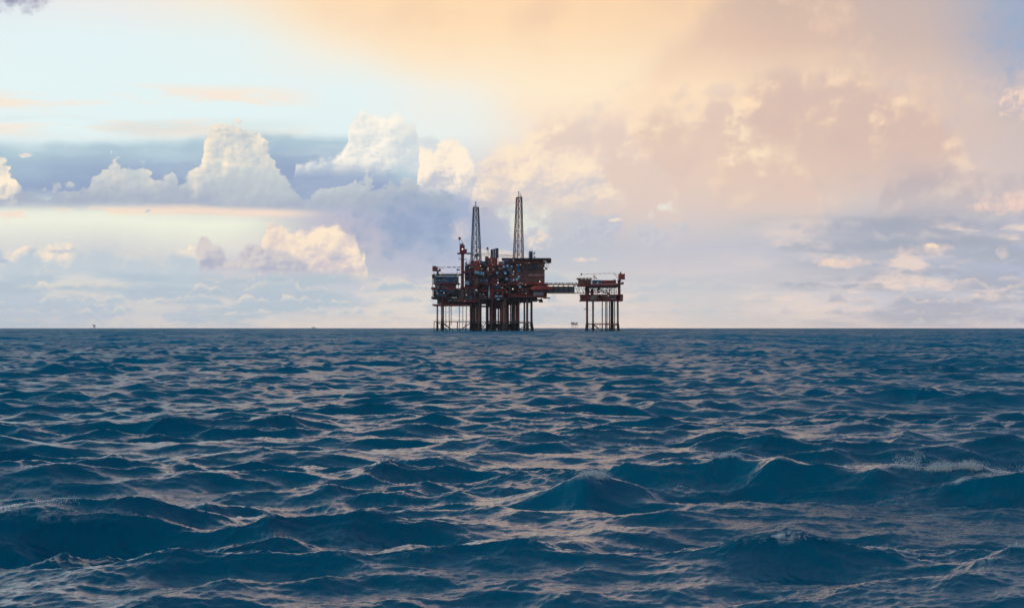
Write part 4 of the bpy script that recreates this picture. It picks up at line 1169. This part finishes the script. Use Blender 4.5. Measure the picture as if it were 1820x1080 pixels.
def build_cranes():
    # tall pedestal crane left of the flare tower
    C = thing('crane', 'tall rust red pedestal crane with its long boom lowered to the right', 'crane', 'offshore cranes')
    def f(b):
        b.pipe((822.0, 512, -18), (822.0, 452, -18), 5.4, 'dark_red', 16); b.pipe((822, 452.5, -18), (822, 449, -18), 7.4, 'dark_red', 16)
        b.box(814.5, 830, 460.2, 460.9, -20, -15, 'dark_steel'); b.rail(814.5, 818, 460.2, -20, 'rust_brown', 4.6, 1.7, 0.3); b.box(812.8, 829, 449.4, 450.8, -21, -14, 'dark_red')
    part('pedestal', C, f)
    def f(b):
        b.box(816.8, 825.6, 435.2, 449.4, -21, -14, 'dark_red'); b.box(825.6, 829.6, 442.5, 449.4, -20, -15, 'dark_red'); b.box(818.2, 823.5, 432.8, 435.2, -19.5, -15, 'navy_paint')
        b.box(812.6, 817, 449.2, 451.6, -21, -14, 'dark_steel'); b.box(827.0, 829.7, 443.8, 446.5, -20.2, -20.01, 'navy_paint')
    h = part('machinery_house', C, f)
    part('deck_lamp', h, lambda b: b.box(821.1, 822.7, 441.8, 443.3, -21.3, -21.01, 'lamp_white'))
    def f(b):
        for y in (-20, -15):
            b.bar((817.2, 436, y), (816.4, 424, y), 0.7, 'rust_brown'); b.bar((824.2, 434, y), (817.8, 424, y), 0.8, 'dark_steel')
        b.box(815.0, 818.6, 421.3, 425.4, -20.5, -14.5, 'dark_red'); b.bar((813.4, 424.4, -18), (816, 424.4, -18), 0.5, 'dark_red')
    part('a_frame', C, f)
    def f(b):
        boom(b, (829, 450.8, -17), (868, 451.8, -12), 2.6, 2.2, ['pale_blue'], 9); boom(b, (868, 451.8, -12), (914, 455.4, -8), 2.2, 1.2, ['galvanised'], 10)
        b.box(829.5, 836.5, 449.0, 451.6, -18, -16, 'blue_paint')
    part('boom', C, f)
    def f(b):
        for dy in (-0.8, 0.8):
            b.tube(pt(818, 422.5, -17 + dy), pt(912, 454.5, -8 + dy), 0.045, 'dark_steel', 4); b.tube(pt(818, 423.6, -17 + dy), pt(880, 450, -10 + dy), 0.04, 'dark_steel', 4)
    part('cable', C, f)
    rebase(C, 822, 512, -18)
    # small crane on the far left corner
    C = thing('crane', 'small red crane on the far left corner with a red and white banded boom', 'crane', 'offshore cranes')
    part('pedestal', C, lambda b: (b.pipe((778, 487, -18), (778, 481.4, -18), 3.6, 'dark_steel', 12), b.box(774, 783, 480.6, 482.2, -21, -15, 'dark_steel')))
    def f(b):
        b.box(768.4, 777.6, 474.0, 481.8, -21, -14, 'oxide_red'); b.box(768.6, 775, 472.6, 474.0, -20.5, -14.5, 'blue_paint'); b.box(774.2, 775.6, 475.6, 479.5, -21.2, -21.01, 'grey_cladding')
        b.box(779.5, 783, 477.5, 480.6, -20, -16, 'dark_red')
    part('cab', C, f)
    def f(b):
        b.bar((776.5, 480, -18), (777.5, 473, -18), 0.6, 'dark_steel'); b.bar((783.5, 481, -18), (777.5, 474, -18), 0.5, 'dark_steel'); b.bar((777, 474, -18), (784, 475.5, -18), 0.8, 'dark_steel')
        for k, m in enumerate(['dark_red', 'dark_red', 'off_white', 'dark_red', 'off_white', 'dark_red', 'off_white', 'dark_red']):
            x = 780 + k * 5.0
            boom(b, (x, 475.0 - k * 0.04, -18), (x + 5.0, 475.0 - k * 0.04, -18), 1.5, 1.5, [m], 2, 0.6)
            if m == 'dark_red' and k > 1: b.box(x, x + 5.0, 474.4, 475.6, -18.5, -17.5, 'oxide_red')
        b.bar((784, 479, -18), (789.5, 476, -18), 0.7, 'oxide_red')
    part('boom', C, f)
    def f(b):
        b.bar((812.4, 486.5, -17), (813.2, 475.6, -17), 0.8, 'dark_steel'); b.bar((817, 486.5, -17), (815, 475.6, -17), 0.8, 'dark_steel'); b.box(811, 818, 478.5, 480, -18, -14, 'dark_steel')
    part('boom_rest', C, f)
    rebase(C, 778, 487, -18)
    # little crane beside the stacks
    C = thing('crane', 'little dark crane mast between the shorter flare tower and the exhaust stacks', 'crane', 'offshore cranes')
    part('mast', C, lambda b: (b.bar((865.4, 455, -6), (865.4, 441, -6), 0.5, 'dark_steel'), b.bar((867.6, 455, -6), (867.2, 441.5, -6), 0.5, 'dark_steel'), b.bar((869.8, 455, -6), (867.8, 443, -6), 0.5, 'dark_steel'), [b.bar((865.4, z, -6), (868.8, z + 2, -6), 0.3, 'dark_steel') for z in (444, 447, 450)]))
    part('winch_head', C, lambda b: (b.box(864.8, 867.6, 439.2, 441.6, -7.5, -4.5, 'dark_red'), b.box(866, 868.2, 441.4, 443.6, -7.5, -4.5, 'dark_red'), b.box(863.2, 869.4, 442.2, 442.7, -7, -5, 'dark_steel'), b.bar((866, 439, -6), (866.4, 437.3, -6), 0.3, 'dark_steel')))
    rebase(C, 867, 455, -6)
    # crane of the smaller platform
    C = thing('crane', 'crane on the smaller platform, its pale boom resting level to the left', 'crane', 'offshore cranes')
    def f(b):
        b.pipe((1100.5, 533, -14), (1100.5, 500, -14), 5.0, 'dark_red', 14); b.pipe((1100.5, 500, -14), (1100.5, 497.4, -14), 8.0, 'dark_steel', 14, 5.4)
        b.box(1096, 1108, 503.5, 505.2, -19, -9, 'dark_red'); b.rail(1096, 1108, 503.5, -19, 'dark_steel', 2.3); b.box(1104.6, 1108.6, 501, 504.5, -17, -12, 'navy_paint')
    part('pedestal', C, f)
    def f(b):
        b.box(1099.6, 1110.8, 486.6, 496.4, -18, -11, 'oxide_red'); b.box(1102.0, 1104.6, 483.6, 486.6, -16, -13, 'dark_red'); b.box(1099.6, 1103.6, 496.4, 498.0, -17, -12, 'dark_red')
        b.bar((1109.8, 486.6, -14), (1111.2, 483.2, -14), 0.4, 'dark_steel')
    part('machinery_house', C, f)
    def f(b):
        boom(b, (1098.8, 487.2, -15), (1090, 485.6, -15), 1.4, 2.6, ['galvanised'], 2); boom(b, (1090, 485.6, -15), (1056, 487.0, -15), 2.4, 2.0, ['off_white', 'faded_orange'], 8)
        boom(b, (1056, 487.0, -15), (1045, 487.1, -15), 1.8, 1.4, ['pale_blue'], 3, 0.8); boom(b, (1045, 487.1, -15), (1035, 487.6, -15), 1.2, 0.9, ['dark_red'], 3, 0.6)
        b.box(1032.6, 1034.2, 485.4, 489.8, -16, -14, 'blue_paint'); b.box(1031.6, 1035.4, 486.6, 487.6, -16, -14, 'pale_blue')
        b.bar((1092, 486.5, -15), (1098.5, 494.5, -15), 0.9, 'dark_red'); b.bar((1091, 486.5, -15), (1093, 489, -15), 0.8, 'galvanised')
    part('boom', C, f)
    part('boom_rest', C, lambda b: (b.bar((1055.6, 505, -15), (1055.6, 488, -15), 1.1, 'dark_red'), b.box(1053.8, 1057.4, 490.6, 491.4, -16, -14, 'dark_steel'), b.bar((1059.5, 494, -15), (1057, 489.5, -15), 0.6, 'dark_steel')))
    rebase(C, 1100.5, 533, -14)


def build_small():
    T = thing('oil_platform', 'smaller offshore platform on tall legs at the right end of the bridge', 'oil platform')
    leg(T, 1043.4, 3.9, 520, -12, 'dark_red', 0.35, wet=574, dx=-1.0); leg(T, 1054.0, 3.4, 533, 12, 'tan_cladding', 0.2, wet=576)
    leg(T, 1098.0, 3.4, 533, -12, 'rust_brown', 0.45, wet=574, dx=1.4); leg(T, 1089.0, 3.2, 533, 14, 'dark_steel', 0.1)
    for x, w, y, m in ((1070.4, 1.4, -6, 'dark_red'), (1076.4, 1.2, 0, 'rust_brown'), (1078.8, 1.4, -4, 'dark_steel'), (1083.2, 1.5, -6, 'dark_red'), (1086.6, 2.6, -8, 'black_steel'), (1092.4, 1.2, -4, 'black_steel'), (1066.5, .5, 4, 'dark_steel')):
        leg(T, x, w * 1.35, 533 if w > .6 else 574, y, m, 0.0, name='conductor')
    for p, q in (((1044, 577, -12), (1053, 585, 10)), ((1054, 577, 10), (1069, 588, -8)), ((1082, 584, -8), (1096, 577, -12)), ((1093, 588, -10), (1085, 580, -8)), ((1056, 577, 12), (1064, 583, 12)), ((1097, 577, -12), (1103, 588, 0))):
        part('brace', T, lambda b: b.pipe(p, q, 1.1, 'weed_dark', 8))
    wk = part('walkway', T, lambda b: b.box(1043, 1099, 575.0, 577.0, -14, 14, 'dark_red'))
    part('railing', wk, lambda b: b.rail(1043, 1099, 575.0, -14, 'dark_steel', 2.6, 2.6))
    def f(b):
        b.box(1038.4, 1046.6, 549.2, 550.0, -16, -9, 'dark_red'); b.rail(1038.4, 1041.2, 549.2, -16, 'rust_brown', 2.8, 1.3)
    part('ledge', T, f)
    def f(b):
        b.box(1031.8, 1107.4, 533.0, 534.8, -18, 18, 'dark_red'); b.box(1031.8, 1107.4, 523.0, 524.0, -18, 18, 'dark_red')
        for x in (1031.8, 1048, 1061, 1069, 1083, 1095, 1106.4): b.box(x, x + 1.0, 524, 533, -18, -16, 'dark_red')
    part('deck', T, f)
    def f(b):
        b.box(1033, 1106, 524.0, 533.0, -14, 16, 'black_steel')
        for x0, x1, m in ((1033, 1048, 'dark_red'), (1049, 1060.8, 'tan_cladding'), (1070.5, 1083, 'rust_brown'), (1084, 1095, 'tan_cladding'), (1103, 1106.2, 'tan_cladding')): b.box(x0, x1, 524.2, 532.4, -17, -14, m)
        b.box(1062, 1064.5, 529.5, 531, -17, -15, 'galvanised')
    m = part('module', T, f, 'low enclosed deck of brown and tan panels')
    rr = random.Random(31)
    part('pipework', m, lambda b: clutter(b, 1033, 1100, 524.5, 532.5, -18, 30, rr, ['dark_red', 'dark_steel', 'rust_brown', 'black_steel'], 2.5))
    def f(b):
        for x in (1041, 1053, 1062, 1070, 1076, 1084, 1092):
            b.bar((x, 508, -12), (x, 523, -12), 1.1, 'dark_red'); b.bar((x + 3, 508, 10), (x + 3, 523, 10), 0.9, 'dark_steel')
        for x0, x1 in ((1041, 1053), (1053, 1062), (1062, 1076), (1076, 1092)):
            b.bar((x0, 509, -12), (x1, 522, -12), 0.9, 'dark_red'); b.bar((x1, 509, -12), (x0, 522, -12), 0.8, 'dark_red'); b.bar((x0, 515.5, 8), (x1, 515.5, 8), 0.7, 'dark_steel')
        for x in (1089, 1091.5, 1094): b.bar((x, 509, -13), (x + 2.5, 521, -13), 0.5, 'black_steel')
        b.box(1041, 1047, 509, 523, -8, 6, 'black_steel'); b.box(1051, 1055, 513, 523, -6, 6, 'dark_steel'); b.box(1063, 1067, 509, 514.5, -6, 6, 'dark_red')
        b.bar((1040, 519.8, -13), (1096, 519.8, -13), 0.8, 'dark_red'); b.bar((1045, 512, -10), (1062, 512, -10), 0.6, 'galvanised'); b.bar((1068, 517, -10), (1084, 517, -10), 0.6, 'galvanised')
    m = part('support_frame', T, f)
    rr = random.Random(32)
    part('pipework', m, lambda b: clutter(b, 1041, 1090, 509, 522, -9, 46, rr, ['dark_red', 'dark_steel', 'rust_brown', 'galvanised', 'black_steel'], 2.2))
    d = part('deck', T, lambda b: (b.box(1028, 1102, 504.8, 508.0, -18, 18, 'dark_red'), b.box(1044, 1098, 508.0, 510.4, -16, 16, 'dark_steel')))
    part('railing', d, lambda b: b.rail(1060, 1102, 504.8, -18, 'dark_red', 1.9, 2.2))
    def f(b):
        b.box(1029.2, 1050.4, 494.6, 504.8, -15, 10, 'rust_brown'); b.box(1026, 1053, 494.2, 495.2, -16, 11, 'dark_steel'); b.rail(1026.5, 1052, 494.2, -16, 'dark_steel', 1.6, 2.0, 0.25); b.box(1026.4, 1028.4, 494.8, 497.4, -15, -12, 'navy_paint')
    m = part('module', T, f, 'brown deckhouse under a flat roof')
    rr = random.Random(33)
    part('pipework', m, lambda b: clutter(b, 1030, 1052, 495.6, 504.6, -16, 40, rr, ['dark_red', 'navy_paint', 'rust_brown', 'teal_paint', 'dark_steel', 'grey_cladding'], 2.5))
    def f(b):
        b.bar((1057, 497, -10), (1057, 490.5, -10), 0.5, 'dark_steel'); b.bar((1060, 497, -10), (1059, 491, -10), 0.5, 'dark_steel'); b.box(1055.8, 1061, 493.2, 494.2, -12, -8, 'dark_steel'); b.box(1056.5, 1058, 491.4, 493.2, -12, -9, 'off_white'); b.bar((1059.5, 494, -10), (1061.5, 497, -10), 0.6, 'rust_brown')
    part('mast', T, f)
    for x, z in ((1057.4, 493.0), (1034.5, 495.9), (1041, 495.9), (1047, 495.9), (1062.5, 502), (1081, 525.5)):
        part('deck_lamp', T, lambda b: (b.box(x - .6, x + .6, z - .3, z + .3, -18.6, -18.2, 'lamp_glow'), b.box(x - .7, x + .7, z - .55, z - .32, -18.7, -15, 'dark_steel')))
    rebase(T, 1070, 588)
    # containers on its top deck
    def cont(label, x0, x1, z0, z1, m, m2, y0=-16):
        C = thing('shipping_container', label, 'container', 'containers on the smaller platform')
        def f(b):
            b.box(x0, x1, z0, z1, y0, y0 + 5.5, m)
            k = x0 + 0.6
            while k < x1 - 0.6:
                b.box(k, k + 0.45, z0 + 0.5, z1 - 0.5, y0 - 0.12, y0 - 0.005, m2); k += 1.15
        part('body', C, f)
        part('frame', C, lambda b: [b.box(a, c, e, g, y0 - 0.22, y0 - 0.13, m2) for a, c, e, g in ((x0, x1, z0, z0 + .5), (x0, x1, z1 - .5, z1), (x0, x0 + .5, z0 + .5, z1 - .5), (x1 - .5, x1, z0 + .5, z1 - .5))])
        rebase(C, (x0 + x1) / 2, z1, y0 + 2.7)
    cont('bright blue shipping container on the upper deck of the smaller platform', 1053.0, 1069.4, 497.6, 504.4, 'blue_paint', 'teal_paint')
    cont('long rust red container right of the blue one on the smaller platform', 1070.0, 1089.0, 497.8, 504.4, 'oxide_red', 'dark_red')
    cont('short dark red container beside the crane pedestal on the smaller platform', 1089.6, 1095.0, 497.0, 504.4, 'dark_red', 'rust_brown')


def build_bridge():
    T = thing('footbridge', 'long enclosed steel footbridge joining the two oil platforms', 'bridge')
    def f(b):
        for y in (-8, -3):
            b.bar((966, 506.2, y), (1042, 506.2, y), 2.2, 'dark_red'); b.bar((966, 521.0, y), (1042, 521.0, y), 1.9, 'dark_red')
            for k in range(4):
                x = 1022 + k * 5.0
                b.bar((x, 506.5, y), (x + 5, 521, y), 0.9, 'dark_red'); b.bar((x + 5, 506.5, y), (x + (0 if k % 2 else 5), 521, y), 0.7, 'dark_red')
            b.bar((1022, 513.5, y), (1042, 513.5, y), 0.5, 'rust_brown')
        b.box(966, 1042, 520.2, 521.2, -8, -3, 'dark_steel')
    part('truss', T, f)
    for k in range(6):
        x = 974.0 + k * 9.2 if k else 972.0
        x1 = 974.0 + (k + 1) * 9.2
        part('panel', T, lambda b: (b.box(x + 0.5, x1 - 0.4 if k < 5 else 1020.2, 508.6, 520.0, -7.6, -7.2, 'bridge_grey') if x < 1018 else None, b.box(min(x1, 1021) - 0.4, min(x1, 1021) + 0.4, 507, 520.4, -8.2, -7.0, 'black_steel')))
    part('back_wall', T, lambda b: b.box(968, 1020, 508.6, 520.0, -4, -3.6, 'dark_steel'))
    part('railing', T, lambda b: (b.rail(966, 1042, 505.4, -8, 'dark_steel', 2.6, 2.0, 0.3), b.rail(966, 1030, 505.4, -3, 'dark_red', 2.8, 2.6, 0.3)))
    def f(b):
        for x in (988, 1000, 1012, 1024): b.lathe(pt(x, 503.6, -6), (1, 0, 0), [(-1.0, .2), (-.8, .55), (.8, .55), (1.0, .2)], 'off_white', 8)
        for x in (973, 976, 979.5, 994, 1007, 1017): b.box(x, x + 1.3, 502.2, 505.2, -6, -4, 'dark_steel')
        b.pipe((968, 504.4, -5), (1040, 504.4, -5), 0.6, 'galvanised', 6)
    part('pipework', T, f)
    for x0, x1 in ((975.5, 982.2), (985, 991), (994, 1000), (1003, 1009), (1012, 1018)):
        part('strip_lamp', T, lambda b: b.box(x0, x1, 507.4, 508.1, -8.4, -8.2, 'lamp_glow'))
    rebase(T, 1004, 521, -5)
    # enclosed boat in its davits at the bridge end
    B = thing('lifeboat', 'dull red enclosed lifeboat slung at the left end of the bridge', 'lifeboat')
    def f(b):
        b.lathe(pt(943, 512.6, -29), (1, 0, 0), [(0, .3), (2 * SC, 2.6 * SC), (6 * SC, 4.2 * SC), (14 * SC, 4.7 * SC), (28 * SC, 4.7 * SC), (35 * SC, 4.0 * SC), (38 * SC, 2.4 * SC), (39 * SC, .4)], 'oxide_red', 18)
    h = part('hull', B, f)
    part('fender', h, lambda b: b.box(946, 980, 513.6, 514.4, -31.4, -30.9, 'dark_red'))
    part('hatch', h, lambda b: [b.box(x, x + 1.6, 510.0, 511.0, -31.3, -30.8, 'dark_steel') for x in (953, 959, 966, 972)])
    part('davit', B, lambda b: [(b.bar((x, 509, -29), (x, 504.5, -27), 0.7, 'dark_red'), b.bar((x, 504.5, -27), (x, 504.5, -24), 0.8, 'dark_red')) for x in (951, 974)])
    rebase(B, 962, 517, -29)


def far_platform(name, label, px, top, D, deck_z, w, legs, extra=None):
    """tiny platform hull-down on the horizon, built at its real size and distance"""
    k = D / (FPX * 1000.0); zr = drop(D)
    loc = ((px - 910.0) * k, D, zr)
    T = thing(name, label, 'oil platform', None, loc)
    zz = lambda py: CAM_H - (py - 579.0) * k - zr
    X = lambda p: (p - px) * k
    def f(b):
        for x0, x1, z0, z1, m in top: b.cube((X(x0), -14, zz(z1)), (X(x1), 14, zz(z0)), m)  # pale paints carry part of the haze's fading in their colour
    part('deck', T, f)
    for x, ww in legs:
        part('leg', T, lambda b: (b.tube((X(x), -9, -2), (X(x), -9, zz(deck_z)), ww * k / 2, 'pinkish_panel', 8), b.tube((X(x) + 1, 9, -2), (X(x), 9, zz(deck_z)), ww * k / 2, 'pinkish_panel', 8)))
    return T


def build_far():
    far_platform('oil_platform', 'tiny pale hazy platform on the horizon just left of the smaller platform', 1020.5,
                 [(1015.0, 1021.4, 572.6, 576.6, 'pinkish_panel'), (1014.2, 1027.0, 576.2, 576.9, 'galvanised'), (1023.0, 1026.4, 573.0, 576.8, 'pinkish_panel'), (1014.0, 1019.0, 572.2, 572.7, 'galvanised'), (1021.4, 1023.0, 574.5, 576.4, 'grey_cladding'), (1025.6, 1026.8, 571.9, 573.2, 'galvanised')],
                 17000.0, 576.8, 14, [(1016.6, .5), (1019.6, .6), (1022.9, .8), (1026.4, .5), (1018.0, .4)])
    far_platform('oil_platform', 'tiny lone platform on one thin stem at the far left of the horizon', 167.6,
                 [(165.2, 169.8, 577.3, 578.5, 'galvanised'), (166.2, 168.8, 578.3, 579.6, 'pinkish_panel'), (165.0, 166.0, 576.9, 577.5, 'galvanised')], 15000.0, 579.4, 5, [(167.4, .8), (168.6, .5)])
    far_platform('oil_platform', 'faintest speck of a platform on the horizon, left of the largest platform', 557.5,
                 [(553.8, 561.0, 581.6, 582.6, 'grey_cladding'), (556.0, 558.0, 580.8, 581.7, 'grey_cladding'), (559.6, 560.4, 580.9, 581.7, 'grey_cladding')], 19000.0, 582.4, 8, [(555.4, .5), (559.6, .5)])


def build_birds():
    for px, py, d, span, label, bank in ((647, 567.3, 900.0, 1.1, 'small dark seabird gliding low left of the largest platform', 0.25), (720.5, 565.2, 1100.0, 1.0, 'smallest seabird just left of the largest platform, wings level', -0.2), (864.0, 434.3, 1300.0, 1.4, 'dark seabird flying above the little crane on the largest platform', 0.15)):
        k = d / (FPX * 1000.0)
        B = bpy.data.objects.new('seabird', None); COL.objects.link(B)
        B.location = ((px - 910) * k, d, CAM_H - (py - 579) * k); B.rotation_euler = (0, bank, 0.3)
        B['label'] = label; B['category'] = 'seabird'; B['group'] = 'seabirds on the wing'
        def body(b):
            b.lathe((0, -0.28, 0), (0, 1, 0), [(0, .01), (.05, .05), (.18, .085), (.34, .07), (.46, .03), (.58, .012)], 'dark_steel', 8)
        part('body', B, body)
        for sx in (-1, 1):
            def wing(b):
                h = span / 2
                pts = [(0.05, 0.07, .03), (h * .5, 0.12, .16), (h, -.02, .08), (h * .55, -.06, .14), (0.05, -.10, .02)]
                a = [Vector((x * sx, y, z)) for x, y, z in pts]; vs = a + [v + Vector((0, 0, .03)) for v in a]
                b.add(vs, [(4, 3, 2, 1, 0), (5, 6, 7, 8, 9)] + [(i, (i + 1) % 5, 5 + (i + 1) % 5, 5 + i) for i in range(5)], 'dark_steel')
            part('wing', B, wing)


build_main()
build_cranes()
build_small()
build_bridge()
build_far()
build_birds()


def build_haze():
    """thin sea air: one closed box round the boat, the sea and everything on it"""
    b = MB(); b.cube((-20900, -20900, drop(20500) - 6.0), (20900, 20900, 136.0), 'haze_air')
    m = bpy.data.materials.new('haze_air'); m.use_nodes = True; nt = m.node_tree; nt.nodes.clear()
    v = nt.nodes.new('ShaderNodeVolumePrincipled'); v.inputs['Density'].default_value = HAZE
    v.inputs['Color'].default_value = (0.92, 0.94, 1.0, 1.0); v.inputs['Anisotropy'].default_value = 0.82
    o = nt.nodes.new('ShaderNodeOutputMaterial'); nt.links.new(v.outputs[0], o.inputs['Volume'])
    MATS['haze_air'] = m
    ob = b.make('haze'); ob['kind'] = 'stuff'; ob['label'] = 'thin pale sea haze paling what stands on the horizon'


build_haze()
